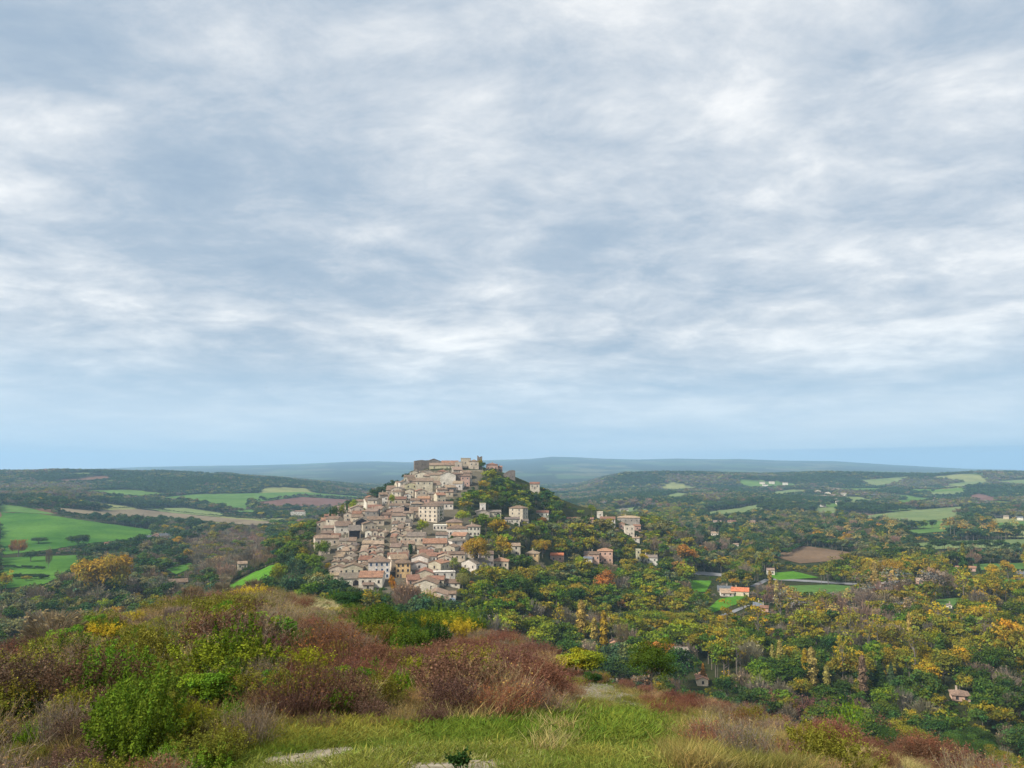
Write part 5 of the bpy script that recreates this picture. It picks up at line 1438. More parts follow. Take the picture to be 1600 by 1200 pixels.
# zones of the photograph: (outline, kinds and colours with weights, tree height in m)
ZONES = [
 ([(1190, 1020), (1310, 1015), (1320, 1105), (1195, 1100)], [('round', 'dark green', 5), ('round', 'deep green', 3), ('tall', 'green', 2), ('round', 'olive', 1)], 8),
 ([(690, 735), (830, 745), (900, 800), (900, 830), (800, 830), (740, 800), (700, 790)], [('round', 'dark green', 5), ('tall', 'deep green', 3), ('round', 'blue green', 3), ('round', 'green', 3), ('round', 'yellow green', 3.5), ('round', 'lime', 1.2), ('tall', 'yellow', .9), ('tall', 'olive', 1.5)], 10),
 ([(700, 800), (1060, 800), (1080, 870), (900, 900), (740, 880)], [('round', 'grey green', 3), ('round', 'olive', 4), ('tall', 'dark green', 2.5), ('bare', 'grey', 2.6), ('round', 'yellow green', 2.2), ('tall', 'green', 2), ('round', 'yellow', .5), ('round', 'lime', .5)], 9),
 ([(700, 880), (1100, 860), (1110, 1060), (900, 1060), (690, 985)], [('round', 'dark green', 4), ('tall', 'green', 3), ('round', 'olive', 4), ('bare', 'grey', 2), ('tall', 'yellow', .6), ('round', 'yellow green', 2.2), ('round', 'rust', .45), ('tall', 'grey green', 1.5), ('round', 'lime', .5)], 9),
 ([(1180, 925), (1420, 930), (1420, 990), (1180, 990)], [('bare', 'pinkish grey', 5), ('bare', 'grey', 4), ('aspen', 'grey', 3), ('poplar', 'straw', .5), ('round', 'olive', 3), ('tall', 'dark green', 2), ('aspen', 'straw', 1.5)], 9),
 ([(1100, 1080), (1300, 1080), (1620, 1060), (1640, 1260), (1300, 1180)], [('round', 'dark green', 5), ('round', 'deep green', 4), ('bare', 'grey', 3), ('round', 'olive', 2), ('round', 'green', 1)], 8),
 ([(1100, 890), (1640, 890), (1640, 1100), (1100, 1100)], [('round', 'olive', 6), ('tall', 'green', 3), ('aspen', 'yellow', 1.6), ('bare', 'grey', 3), ('round', 'dark green', 2.5), ('round', 'yellow', .9), ('tall', 'olive', 3), ('round', 'golden', .5), ('aspen', 'olive', 2), ('round', 'yellow green', 2)], 9.5),
 ([(1380, 835), (1560, 825), (1640, 830), (1640, 845), (1380, 850)], [('aspen', 'straw', 3), ('aspen', 'golden', 1.5), ('round', 'deep green', 4), ('round', 'blue green', 2)], 11),
 ([(880, 770), (1640, 770), (1640, 900), (1000, 900), (900, 810)], [('round', 'blue green', 5), ('round', 'deep green', 4), ('bare', 'grey', 2.5), ('round', 'grey green', 4), ('bare', 'pinkish grey', 1), ('tall', 'olive', 2.5), ('aspen', 'straw', .7), ('round', 'yellow green', .8), ('round', 'golden', .2)], 10),
 ([(400, 820), (490, 790), (640, 735), (660, 745), (600, 775), (500, 810), (495, 920), (440, 900)], [('round', 'dark green', 4), ('round', 'green', 2), ('bare', 'grey', 2), ('round', 'olive', 2), ('round', 'blue green', 1.5)], 8),
 ([(280, 860), (420, 815), (480, 800), (490, 870), (430, 900), (330, 930)], [('bare', 'grey', 6), ('bare', 'grey brown', 3), ('bare', 'pinkish grey', 2), ('round', 'olive', 1), ('round', 'grey green', 1), ('round', 'yellow green', .3)], 8),
 ([(-40, 890), (300, 880), (340, 930), (200, 1000), (-40, 1040)], [('bare', 'grey', 3), ('round', 'grey green', 4), ('round', 'dark green', 3), ('round', 'deep green', 2), ('round', 'yellow green', .7), ('bare', 'grey brown', 2)], 9),
 ([(-60, 780), (480, 790), (480, 880), (-60, 920)], [('round', 'deep green', 5), ('round', 'blue green', 4), ('round', 'grey green', 2), ('bare', 'grey', 1.5), ('bare', 'pinkish grey', .6), ('round', 'yellow', .25)], 9),
]
for t in TREES:     # keep the view open to these
    a, b = project(t['x'], t['y'], t['z']); c, d = project(t['x'], t['y'], t['z'] + t['h'])
    hw_ = (b - d) * dict(round=.4, tall=.3, spread=.5, bare=.3, poplar=.09, conifer=.2, cypress=.1, aspen=.22)[t['kind']] * t['wx'] * .6
    RECTS.append((a - hw_, a + hw_, d, b - (b - d) * .3, t['y']))
SKYLINE = [(540, 778), (560, 774), (600, 758), (630, 741), (645, 737), (655, 731), (745, 731), (758, 729), (785, 737), (805, 747), (830, 754), (850, 762), (870, 776), (890, 791), (930, 801), (1000, 806)]
DEF = ([('far', 'blue green', 5), ('far', 'deep green', 4), ('far', 'grey green', 3), ('far', 'grey brown', .9), ('far', 'olive', 1.4), ('far', 'pale green', .25)], 9)
FARD = [('far', 'deep green', 6), ('far', 'blue green', 4), ('far', 'dark green', 1)]
FARP = [('far', 'grey', 3), ('far', 'grey brown', 2), ('far', 'grey green', 3), ('far', 'olive', 2), ('far', 'pale green', .5), ('far', 'pinkish grey', .7)]
HEDGES = [  # lines of trees along field edges (pixels), colour
 ([(0, 789), (60, 797), (150, 812), (240, 826), (300, 829), (400, 826), (470, 820)], 6, 'deep green'), ([(75, 790), (150, 797), (215, 793), (300, 803), (390, 811), (450, 817)], 3, 'blue green'),
 ([(220, 793), (275, 790)], 6, 'deep green'), ([(345, 805), (400, 810)], 6, 'deep green'), ([(280, 791), (340, 798), (400, 803)], 2.5, 'blue green'), ([(60, 868), (130, 866)], 3, 'deep green'),
 ([(0, 888), (70, 890)], 3, 'deep green'), ([(20, 905), (75, 906)], 4, 'deep green'), ([(330, 925), (385, 897), (440, 878)], 4, 'dark green'), ([(1430, 862), (1510, 858), (1600, 862)], 10, 'deep green'),
 ([(1380, 845), (1480, 843), (1600, 841)], 8, 'blue green'), ([(1400, 798), (1500, 790)], 5, 'blue green'), ([(1225, 870), (1260, 852)], 7, 'deep green'), ([(1440, 783), (1510, 783)], 5, 'blue green'), ([(1580, 792), (1600, 792)], 8, 'deep green')]

CLEAR = [p for _, p, _ in FIELDS] + [p for _, p, _ in ROADS]
def conflicts(x, y, z, hh, wf=.45, fields=True):
    """would these plants hide a building or a field that the photograph shows?"""
    x, y, z, hh = (np.atleast_1d(np.asarray(q, float)) for q in (x, y, z, hh))
    bx, by = project(x, y, z); tx, ty = project(x, y, z + hh)
    hp = by - ty; wv = hp * wf
    bad = np.zeros(len(x), bool)
    for (a, b, t, bt, Yb) in RECTS:
        bad |= (y < Yb + 4) & (bx + wv > a) & (bx - wv < b) & (ty < bt - (bt - t) * .42) & (by > t)
    if fields:
        for poly in CLEAR:
            for qx, qy in ((bx, by), (tx, ty + hp * .1), (bx - wv * .7, by - hp * .5), (bx + wv * .7, by - hp * .5)):
                bad |= inpoly(qx, qy, poly)
    return bad
FT = np.array(FOOT)
cand = []
def ring(r0, r1, spacing_fn):
    r = r0
    while r < r1:
        s = spacing_fn(r); na = int(r * math.radians(82) / s)
        a = (np.arange(na) + RNG.uniform(0, 1, na)) / na * math.radians(82) - math.radians(41)
        rr = r + RNG.uniform(0, s, na)
        cand.append(np.column_stack([np.sin(a) * rr, np.cos(a) * rr, np.full(na, s)])); r += s
ring(62, 900, lambda r: 7.6)
ring(900, 1800, lambda r: 8.2)
ring(1800, 4600, lambda r: 7.4 + (r - 1800) * .0034)
cand = np.concatenate(cand)
cz = H(cand[:, 0], cand[:, 1]); cpx, cpy = project(cand[:, 0], cand[:, 1], cz)
r_ = np.hypot(cand[:, 0], cand[:, 1])
fgd = interp(800 + F * cand[:, 0] / cand[:, 1], [(a, b) for a, b, c in CREST])
ok = (r_ > fgd + np.where(cpx < 480, 4, 20)) & ((cpx < 800) | (r_ > 125) | ~visible(cand[:, 0], cand[:, 1], cz + 6, 0)) & visible(cand[:, 0], cand[:, 1], cz + 11, np.where(r_ < 500, .09, .006)) & (cpx > -110) & (cpx < 1710)
# no trees inside the village streets nor on fields
ok &= ~(inpoly(cpx, cpy, VILLAGE) & (r_ > 340) & (r_ < 820) & (RNG.random(len(cand)) < .93))
for poly in CLEAR: ok &= ~inpoly(cpx, cpy, poly)
# clearings far away: patches without trees
ok &= open_land(cand[:, 0], cand[:, 1]) < 0
cand = cand[ok]; cz = cz[ok]; cpx = cpx[ok]; cpy = cpy[ok]; r_ = r_[ok]
for (fx, fy, fr) in FOOT:
    k = np.hypot(cand[:, 0] - fx, cand[:, 1] - fy) > fr + 2.2
    cand, cz, cpx, cpy, r_ = cand[k], cz[k], cpx[k], cpy[k], r_[k]
zone_of = np.full(len(cand), -1)
for i in range(len(ZONES) - 1, -1, -1): zone_of[inpoly(cpx, cpy, ZONES[i][0])] = i
CHH = np.array([(ZONES[k][2] if k >= 0 else DEF[1]) for k in zone_of])
BAD = conflicts(cand[:, 0], cand[:, 1], cz, CHH * 1.25) & (r_ < 1700)
BAD2 = conflicts(cand[:, 0], cand[:, 1], cz, CHH * .5) & (r_ < 1700)
lowf = fbm(cand[:, 0] / 260, cand[:, 1] / 200, 73, 3)
patch = fbm(cand[:, 0] / 45, cand[:, 1] / 45, 71, 2)
for i in range(len(cand)):
    zi = zone_of[i]
    mix_, hh = (ZONES[zi][1], ZONES[zi][2]) if zi >= 0 else DEF
    if r_[i] > 1700: mix_ = FARD if lowf[i] > .12 else FARP if lowf[i] < -.22 else DEF[0]
    w = np.array([m[2] for m in mix_], float)
    # neighbours tend to be alike
    j = int((patch[i] * .5 + .5) * 997) % len(mix_); w[j] *= 2.0
    kind, cn, _ = mix_[int(RNG.choice(len(mix_), p=w / w.sum()))]
    if r_[i] > 2000: kind = 'far'
    elif kind == 'far': kind = 'round'
    h_ = hh * RNG.choice([RNG.uniform(.5, .9), RNG.uniform(.8, 1.2), RNG.uniform(1.1, 1.6)], p=[.35, .45, .2]) * (1.5 if kind == 'poplar' else 1.35 if kind == 'aspen' else 1)
    if kind != 'far': h_ *= 1.22
    if kind == 'far': h_ = RNG.uniform(.75, 1.25) * (8 + (cand[i, 2] - 7.4) * .35)
    wx = RNG.uniform(.85, 1.25)
    if 600 < cand[i, 1] < 1100 and 540 < cpx[i] < 1000:
        zt = at_depth(cpx[i], float(interp(cpx[i], SKYLINE)), cand[i, 1])[2]
        h_ = min(h_, zt - cz[i])
        if h_ < 3.0: continue
    if kind == 'far': wx = cand[i, 2] / h_ * RNG.uniform(1.15, 1.6)
    elif zi >= 0 and hh < 9.5: wx *= 1.15
    if BAD2[i]: continue
    if BAD[i]: h_ = min(h_ * .5, hh * .5); kind = 'round' if kind in ('poplar', 'aspen', 'tall', 'bare') else kind
    if r_[i] < 330: h_ = min(h_, .036 * r_[i] * RNG.uniform(.7, 1.1))
    TREES.append(dict(x=cand[i, 0], y=cand[i, 1], z=cz[i], h=h_, kind=kind, col=hsv_jit(PAL[cn], .22), cname=cn, label=None, wx=wx, hero=False))
for line, hm, cn in HEDGES:
    for (a, b), (c, d) in zip(line[:-1], line[1:]):
        n = max(2, int(math.hypot(c - a, d - b) / (hm * .55)))
        for k in range(n):
            t = (k + RNG.random() * .6) / n
            p = unproject(a + (c - a) * t, b + (d - b) * t)[0]
            h_ = hm * RNG.uniform(.6, 1.3)
            if any(math.hypot(p[0] - q[0], p[1] - q[1]) < q[2] + 2 for q in FOOT) or conflicts(p[0], p[1], p[2], h_, .45, False)[0]: continue
            TREES.append(dict(x=p[0], y=p[1], z=p[2], h=h_, kind='round', col=hsv_jit(PAL[cn], .2), cname=cn, label=None, wx=1.25, hero=False))
for t in TREES: t['px'], t['py'] = project(t['x'], t['y'], t['z'] + t['h'] * .5)

# the ones that show largest become trees of their own
for t in TREES:
    if t['y'] < 260 and t['kind'] in ('round', 'spread', 'tall'): t['kind'] = 'bush'
vis_top = visible(np.array([t['x'] for t in TREES]), np.array([t['y'] for t in TREES]), np.array([t['z'] + t['h'] * .8 for t in TREES]), 0.0)
def shown(i):
    t = TREES[i]
    return (1e6 if t['hero'] else 0) + (t['h'] * t['h'] / t['y'] ** 2 * (1.0 if t['kind'] in ('round', 'spread', 'bush') else .5) if vis_top[i] and 5 < t['px'] < 1595 else 0)
NT = 300
order = sorted(range(len(TREES)), key=shown, reverse=True)
single = order[:NT]

LAND = [('the dark round bush on the crest', 1019, 1035), ('the bungalow with orange red roof', 1156, 926), ('the white cottage by the valley road', 1204, 894), ('the pinkish valley farmhouse', 1446, 911), ('the brown roofed cottage', 1502, 1088),
 ('the white stemmed yellow birch', 1318, 1045), ('the tan poplar columns', 1266, 1052), ('the large golden clump', 1380, 898), ('the big pink house', 945, 870), ('the white church', 1010, 872), ('the salmon red roof', 1098, 1064),
 ('the white house with grey ridge roof', 732, 884), ('the golden plane trees', 765, 862), ('the tall square house on the flank', 806, 800), ('the old chapel', 758, 798), ('the watchtower', 750, 722), ('the very large golden tree', 160, 908),
 ('the cream cottage by the hedge', 379, 885), ('the red gabled barn', 244, 840), ('the bright yellow poplar', 873, 975), ('the brick gabled house', 960, 1014), ('the orange tree by the car park', 1074, 872), ('the great golden tree at the edge', 1582, 1000),
 ('the two dark firs', 1384, 1060), ('the rust brown valley tree', 945, 916), ('the white van', 701, 944), ('the grey hall', 982, 812), ('the ochre yellow house', 630, 890), ('the red thicket', 1250, 1120), ('the white cube house', 937, 804), ('the small yellow house', 831, 866)]
ORDN = ['nearest', 'second nearest', 'third nearest', 'fourth nearest', 'fifth nearest', 'sixth nearest', 'seventh nearest', 'eighth nearest', 'ninth nearest', 'tenth nearest', 'eleventh nearest', 'twelfth nearest', 'thirteenth nearest', 'fourteenth nearest', 'fifteenth nearest', 'sixteenth nearest', 'seventeenth nearest', 'eighteenth nearest']
KW = dict(round='rounded', tall='tall oval', spread='wide', bare='twiggy', poplar='columnar', conifer='pointed', cypress='slim', aspen='loose airy', far='rounded', bush='leafy', red='', twig='', plume='', leafy='', loose='')
def auto_labels(items, noun):
    groups = {}
    for t in items:
        d = [(math.hypot(t['px'] - a, (t['py'] - b) * 1.2), n, a, b) for n, a, b in LAND_USE]
        d.sort(); _, n, a, b = d[0]
        dx, dy = t['px'] - a, t['py'] - b
        rel = ('right of' if dx > 0 else 'left of') if abs(dx) > abs(dy) else ('above' if dy < 0 else 'below')
        groups.setdefault((t['cname'] + '|' + t.get('roof', ''), KW.get(t['kind'], ''), n, rel), []).append((d[0][0], t))
    for (cn, kw, n, rel), lst in groups.items():
        lst.sort(key=lambda q: q[0])
        for k, (_, t) in enumerate(lst):
            o = '' if len(lst) == 1 else (ORDN[min(k, 17)]) + ' '
            t['label'] = ' '.join(f"{o}{cn.split('|')[0]} {kw} {noun(t)} {rel} {n}".split())
LAND_USE = LAND
auto_labels([TREES[i] for i in single if not TREES[i]['label']], lambda t: 'tree')

LAND_USE = [('the tall four storey building', 668, 800), ('the great dark barn', 566, 818), ('the wide cream house', 511, 847), ('the white house with blue shop front', 592, 890), ('the ochre yellow house', 630, 890), ('the long white hip roofed house', 714, 834),
 ('the great cream wall', 663, 762), ('the large pale gable', 700, 750), ('the terrace arch', 742, 745), ('the bright red roof', 585, 796), ('the wide red brown roof', 620, 784), ('the long beige stone house', 650, 845), ('the light orange roof', 680, 852), ('the blank pale gable', 655, 877), ('the open barn', 632, 799), ('the broken wall', 628, 765)]
hl_ = [dict(px=a, py=b, kind='', cname=w, roof=r, ob=t) for t, a, b, w, r in FILL]
auto_labels(hl_, lambda t: 'house, ' + t['roof'] + ' roof,')
for q in hl_: q['ob']['label'] = q['label']
print('FILL', len(FILL), 'HOUSES', len(HOUSES))
NAMES = dict(bush='broadleaf_tree', round='broadleaf_tree', tall='broadleaf_tree', spread='spreading_tree', bare='bare_tree', poplar='poplar_tree', conifer='fir_tree', cypress='cypress_tree', aspen='birch_tree', far='broadleaf_tree')
GRP = dict(bush='broadleaf trees of the wooded valleys', round='broadleaf trees of the wooded valleys', tall='broadleaf trees of the wooded valleys', far='broadleaf trees of the wooded valleys', spread='wide crowned trees', bare='leafless autumn trees', poplar='column shaped poplars', conifer='firs', cypress='cypresses', aspen='pale stemmed birches')
wood = []
single_set = set(single)
for i, t in enumerate(TREES):
    k = t['kind']
    if i in single_set:
        if k == 'far': k = 'round'
        j = int(RNG.integers(0, NV[k]))
        r = empty(NAMES[k], (t['x'], t['y'], t['z'] - .15), RNG.uniform(0, 6.28)); tag(r, t['label'], 'tree', GRP[k])
        s = (t['h'] * t['wx'], t['h'] * t['wx'], t['h'])
        a = link(bpy.data.objects.new('trunk', TM[(k, j)]), r); a.scale = s
        b = link(bpy.data.objects.new('crown', CM[(k, j)]), r); b.scale = s; b.color = (*t['col'], 1)
    else:
        if not vis_top[i] and t['y'] > 520: continue
        kk = k if k in NM else ('round' if k == 'bush' else 'conifer')
        j = int(RNG.integers(0, NM[kk]))
        wood.append((t['x'], t['y'], t['z'] - .15, t['h'] * t['wx'], t['h'], RNG.uniform(0, 6.28), *t['col'], (kk, j)))
scatter('woodland', wood, 'mixed autumn woods covering the valley floor and hillsides', 'woodland')
print('TREES', len(TREES), 'mass', len(wood))

# ------------------------------------------------------------------ scrub, shrubs and grass of the near hill
SPAL = {'red brown': (.165, .078, .052), 'dark purple brown': (.105, .062, .042), 'grey': (.19, .145, .105), 'tan': (.26, .19, .10), 'green': (.072, .112, .014), 'bright green': (.10, .175, .016), 'yellow green': (.20, .22, .02),
        'yellow': (.38, .31, .025), 'dark green': (.030, .066, .016), 'olive': (.16, .15, .024), 'orange': (.38, .18, .03)}
for k_ in SPAL: SPAL[k_] = tuple(c * 1.15 for c in SPAL[k_])
NEARZ = [
 ([(640, 1010), (780, 985), (900, 1050), (935, 1075), (915, 1095), (850, 1125), (740, 1130), (650, 1110)], [('red', 'red brown', 5), ('twig', 'red brown', 4), ('twig', 'tan', 2.5), ('twig', 'grey', 1.5), ('loose', 'olive', .6)], .85),
 ([(960, 1060), (1160, 1085), (1240, 1130), (1100, 1118), (990, 1098)], [('red', 'red brown', 6), ('twig', 'red brown', 3), ('twig', 'tan', 1)], .75),
 ([(1130, 1085), (1300, 1110), (1420, 1160), (1560, 1225), (1420, 1215), (1250, 1165)], [('red', 'red brown', 9), ('twig', 'red brown', 3)], 1.1),
 ([(380, 1085), (520, 1085), (760, 1120), (740, 1150), (400, 1150)], [('red', 'dark purple brown', 6), ('twig', 'dark purple brown', 4), ('loose', 'olive', 2), ('twig', 'tan', 1), ('plume', 'dark green', .6)], .75),
 ([(-60, 1130), (140, 1130), (150, 1260), (-60, 1260)], [('red', 'dark purple brown', 3), ('plume', 'olive', 2), ('loose', 'olive', 3), ('twig', 'grey', 2)], .8),
 ([(60, 1080), (380, 1080), (390, 1240), (60, 1240)], [('plume', 'green', 4), ('plume', 'bright green', 2), ('loose', 'olive', 2), ('red', 'dark purple brown', 1.5), ('twig', 'grey', 1)], 1.0),
 ([(-80, 1000), (420, 980), (420, 1090), (-80, 1140)], [('twig', 'grey', 4), ('twig', 'tan', 1), ('loose', 'olive', 4), ('loose', 'yellow green', 1.2), ('plume', 'green', 2.4), ('red', 'red brown', 2), ('red', 'dark purple brown', 1.5), ('leafy', 'bright green', .8)], 1.2),
 ([(200, 900), (420, 890), (440, 990), (100, 1010)], [('twig', 'grey', 4), ('twig', 'tan', 4), ('loose', 'olive', 4), ('loose', 'yellow', .6), ('red', 'red brown', .6)], 1.5),
 ([(520, 900), (680, 940), (700, 990), (560, 975), (490, 930)], [('plume', 'green', 5), ('leafy', 'green', 4), ('loose', 'yellow green', 1), ('plume', 'dark green', 2)], 1.9),
 ([(560, 970), (740, 960), (740, 1015), (580, 1020)], [('plume', 'green', 4), ('loose', 'green', 3), ('loose', 'yellow green', 1), ('plume', 'dark green', 2), ('twig', 'grey', .8)], 1.5),
 ([(400, 900), (820, 940), (800, 1020), (650, 1090), (380, 1090)], [('twig', 'grey', 5), ('twig', 'red brown', 3), ('twig', 'tan', 1.2), ('red', 'red brown', 3), ('loose', 'olive', 2), ('loose', 'yellow green', .5), ('plume', 'green', 1.3), ('leafy', 'bright green', .5)], 1.1),
]
SH = []
def put_shrub(px, base, w, hpx, kind, cname, label=None, cat='shrub'):
    p = unproject(px, base)[0]
    h_ = hpx * p[1] / F
    nat = dict(red=1.15, twig=1.25, plume=1.1, leafy=1.05, loose=1.25, sapling=.5)[kind]
    SH.append(dict(x=p[0], y=p[1], z=p[2], h=h_, kind=kind, col=hsv_jit(SPAL[cname], .05), cname=cname, label=label, wx=(w / hpx) / nat, hero=True))
ps = put_shrub
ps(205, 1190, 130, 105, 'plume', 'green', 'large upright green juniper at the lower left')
ps(330, 1105, 90, 62, 'leafy', 'bright green', 'glossy ivy green bush with rounded clumps at the left')
ps(300, 1150, 70, 55, 'loose', 'yellow green', 'yellowish broom below the glossy ivy green bush')
ps(330, 1206, 80, 46, 'plume', 'bright green', 'low bright green broom left of the stony path')
ps(30, 1130, 60, 50, 'plume', 'dark green', 'dark juniper with light tips at the left edge')
ps(50, 1165, 50, 40, 'plume', 'bright green', 'bright green sprays at the left edge')
ps(120, 1170, 80, 55, 'red', 'dark purple brown', 'dark purple bush left of the large juniper')
ps(270, 1032, 80, 42, 'plume', 'green', 'spiky green juniper above the glossy ivy bush')
ps(435, 1082, 44, 38, 'leafy', 'bright green', 'rounded bright green bush left of the red thicket')
ps(530, 1122, 40, 48, 'loose', 'bright green', 'small green sapling bush in the dark purple scrub')
ps(600, 1105, 60, 60, 'loose', 'olive', 'olive brown bush with bare stems in front of the red thicket')
ps(628, 1088, 44, 48, 'plume', 'bright green', 'bright green upright bush right of the bare stemmed olive one')
ps(650, 1072, 30, 46, 'loose', 'yellow green', 'yellow green bush tip above the bright upright one')
ps(655, 1110, 46, 40, 'twig', 'tan', 'tan seed bush right of the green sapling')
ps(470, 1015, 74, 34, 'plume', 'green', 'wide dark green juniper in the grey scrub')
ps(552, 1016, 20, 16, 'plume', 'dark green', 'little dark juniper right of the wide one')
ps(640, 1020, 70, 46, 'plume', 'green', 'big green juniper clump in the middle of the slope')
ps(600, 1008, 40, 34, 'loose', 'olive', 'olive bush left of the big green juniper clump')
ps(680, 1010, 50, 44, 'plume', 'dark green', 'dark juniper right of the big green clump')
ps(720, 1000, 46, 36, 'loose', 'yellow', 'yellow bush at the right of the juniper clumps')
ps(672, 985, 40, 24, 'loose', 'yellow', 'yellow topped bush above the juniper clumps')
ps(560, 990, 18, 16, 'loose', 'orange', 'small orange leaved bush in the grey scrub')
ps(545, 950, 44, 26, 'leafy', 'dark green', 'dark green oak bush above the pale grass')
ps(590, 948, 50, 28, 'plume', 'green', 'bright green bush in front of the white stone house')
ps(640, 958, 56, 26, 'plume', 'green', 'broad green bush below the bare pinkish tree')
ps(668, 955, 30, 34, 'loose', 'yellow green', 'yellow green sapling before the grey stone gable')
ps(520, 960, 30, 12, 'loose', 'yellow', 'low yellow bush beside the pale grass')
ps(160, 1005, 60, 34, 'loose', 'yellow', 'yellow spindle bush on the left slope')
ps(215, 975, 40, 22, 'loose', 'yellow', 'yellow bush on the shoulder of the left slope')
ps(250, 980, 30, 20, 'loose', 'yellow green', 'yellow green bush on the shoulder of the left slope')
ps(95, 1060, 40, 30, 'loose', 'yellow', 'yellow brown bush below the leafless grey tree')
ps(900, 1056, 72, 42, 'leafy', 'yellow green', 'flat topped yellow green thorn bush by the path bend')
ps(925, 1072, 30, 22, 'leafy', 'dark green', 'dark bush just left of the pale path bend')
ps(965, 1050, 44, 22, 'loose', 'olive', 'olive bush between path bend and dark round bush')
ps(1050, 1080, 40, 26, 'twig', 'grey', 'grey twiggy bush below the dark round bush')
ps(1280, 1130, 70, 40, 'red', 'red brown', 'dense red thicket on the right crest')
ps(1215, 1118, 60, 36, 'red', 'red brown', 'red bush at the left end of the right crest thicket')
ps(1360, 1160, 70, 40, 'red', 'red brown', 'red bush in the middle of the right crest thicket')
ps(1440, 1196, 80, 40, 'red', 'dark purple brown', 'dull red bush at the right end of the crest thicket')
ps(1400, 1150, 46, 34, 'loose', 'yellow green', 'arching yellow green bramble behind the red thicket')
ps(720, 1206, 26, 38, 'sapling', 'dark green', 'little dark leafy sapling at the bottom by the pale path', 'plant')
ps(1100, 1215, 70, 34, 'twig', 'grey', 'grey brown heather bush at the bottom right of the lawn')
ps(1290, 1215, 60, 34, 'twig', 'tan', 'pale dry bush at the bottom right')

# random scrub all over the near hill
r = 11.0; pts = []
while r < 190:
    s = .80 + r * .0105
    na = int(r * math.radians(84) / s)
    a = (np.arange(na) + RNG.uniform(0, 1, na)) / na * math.radians(84) - math.radians(42)
    rr = r + RNG.uniform(0, s, na); pts.append(np.column_stack([np.sin(a) * rr, np.cos(a) * rr])); r += s
pts = np.concatenate(pts); pz = H(pts[:, 0], pts[:, 1]); qx, qy = project(pts[:, 0], pts[:, 1], pz); rr = np.hypot(pts[:, 0], pts[:, 1])
dcr = interp(800 + F * pts[:, 0] / pts[:, 1], [(a, b) for a, b, c in CREST])
nzp = fbm(pts[:, 0] / 3, pts[:, 1] / 3, 81, 2)
ok = (rr < dcr + 80) & ((rr < dcr + 24) | ~visible(pts[:, 0], pts[:, 1], pz + 2.2, 0)) & ~inpoly(qx, qy, GRASS) & (~inpoly(qx, qy, DRY) | (nzp > np.where((qx > 1080) & (qy > 1165), .12, .34))) & (qx > -120) & (qx < 1720) & visible(pts[:, 0], pts[:, 1], pz + 1.2, .2)
PALEG = [(400, 960), (440, 935), (520, 935), (540, 950), (500, 975), (420, 985)]
ok &= ~(inpoly(qx, qy, PALEG) & (nzp > -.1))
NEAR_KEEP = [(640, 1062, 700, 1090), (905, 1050, 980, 1080)]
ok &= ~(conflicts(pts[:, 0], pts[:, 1], pz, 1.5, .4, False) & (rr > 45))
i_ok = np.nonzero(ok)[0]
nzone = np.full(len(pts), -1)
for i in range(len(NEARZ) - 1, -1, -1): nzone[inpoly(qx, qy, NEARZ[i][0])] = i
dflt = ([('twig', 'grey', 4), ('twig', 'red brown', 3), ('loose', 'olive', 2), ('red', 'red brown', 1)], 1.0)
pn = fbm(pts[:, 0] / 5, pts[:, 1] / 5, 83, 2)
HB = []
for t in SH:
    a, b = project(t['x'], t['y'], t['z']); c, d = project(t['x'], t['y'], t['z'] + t['h']); w_ = (b - d) * .45 * t['wx']
    HB.append((a - w_, a + w_, d, b, t['y']))
hx = np.array([[s['x'], s['y'], s['h'] * s['wx'] * .42] for s in SH])
for i in i_ok:
    zi = nzone[i]; mix_, hh = (NEARZ[zi][1], NEARZ[zi][2]) if zi >= 0 else dflt
    if (np.hypot(hx[:, 0] - pts[i, 0], hx[:, 1] - pts[i, 1]) < hx[:, 2]).any(): continue
    w = np.array([m[2] for m in mix_], float); j = int((pn[i] * .5 + .5) * 61) % len(mix_); w[j] *= 2.5
    kind, cn, _ = mix_[int(RNG.choice(len(mix_), p=w / w.sum()))]
    zt_ = project(pts[i, 0], pts[i, 1], pz[i] + hh * 1.1)[1]; hw_ = .35 * (qy[i] - zt_)
    if rr[i] < 45 and any(inpoly(np.array([qx[i] - hw_, qx[i], qx[i] + hw_]), np.full(3, q_), GRASS).any() for q_ in (.7 * zt_ + .3 * qy[i], .5 * (zt_ + qy[i]))): continue
    h_ = 1.35 * hh * RNG.choice([RNG.uniform(.4, .8), RNG.uniform(.7, 1.2), RNG.uniform(1.15, 1.6)], p=[.4, .44, .16]) * min(1.0, .6 + rr[i] / 60)
    if qx[i] > 940: h_ = min(h_, .95 * hh * RNG.uniform(.7, 1.15))
    tp_ = project(pts[i, 0], pts[i, 1], pz[i] + h_)[1]; hid = False
    for (a, b, c, d, yb) in HB:
        if pts[i, 1] < yb and qx[i] + hw_ > a and qx[i] - hw_ < b and tp_ < d - (d - c) * .3 and qy[i] > c: hid = True; break
    if hid:
        h_ *= .45; tp_ = project(pts[i, 0], pts[i, 1], pz[i] + h_)[1]
        if tp_ < d - (d - c) * .35: continue
    if rr[i] > dcr[i]: h_ *= .8
    SH.append(dict(x=pts[i, 0], y=pts[i, 1], z=pz[i], h=h_, kind=kind, col=hsv_jit(SPAL[cn], .2), cname=cn, label=None, wx=RNG.uniform(.9, 1.4), hero=False))
for t in SH: t['px'], t['py'] = project(t['x'], t['y'], t['z'] + t['h'] * .5)
NS = 290
vs_ = visible(np.array([t['x'] for t in SH]), np.array([t['y'] for t in SH]), np.array([t['z'] + t['h'] for t in SH]), 0.0)
so_ = sorted(range(len(SH)), key=lambda i: (1e6 if SH[i]['hero'] else 0) + (SH[i]['h'] * SH[i]['wx'] / SH[i]['y'] if vs_[i] and 5 < SH[i]['px'] < 1595 and SH[i]['py'] < 1205 else 0), reverse=True)
ss = set(so_[:NS])
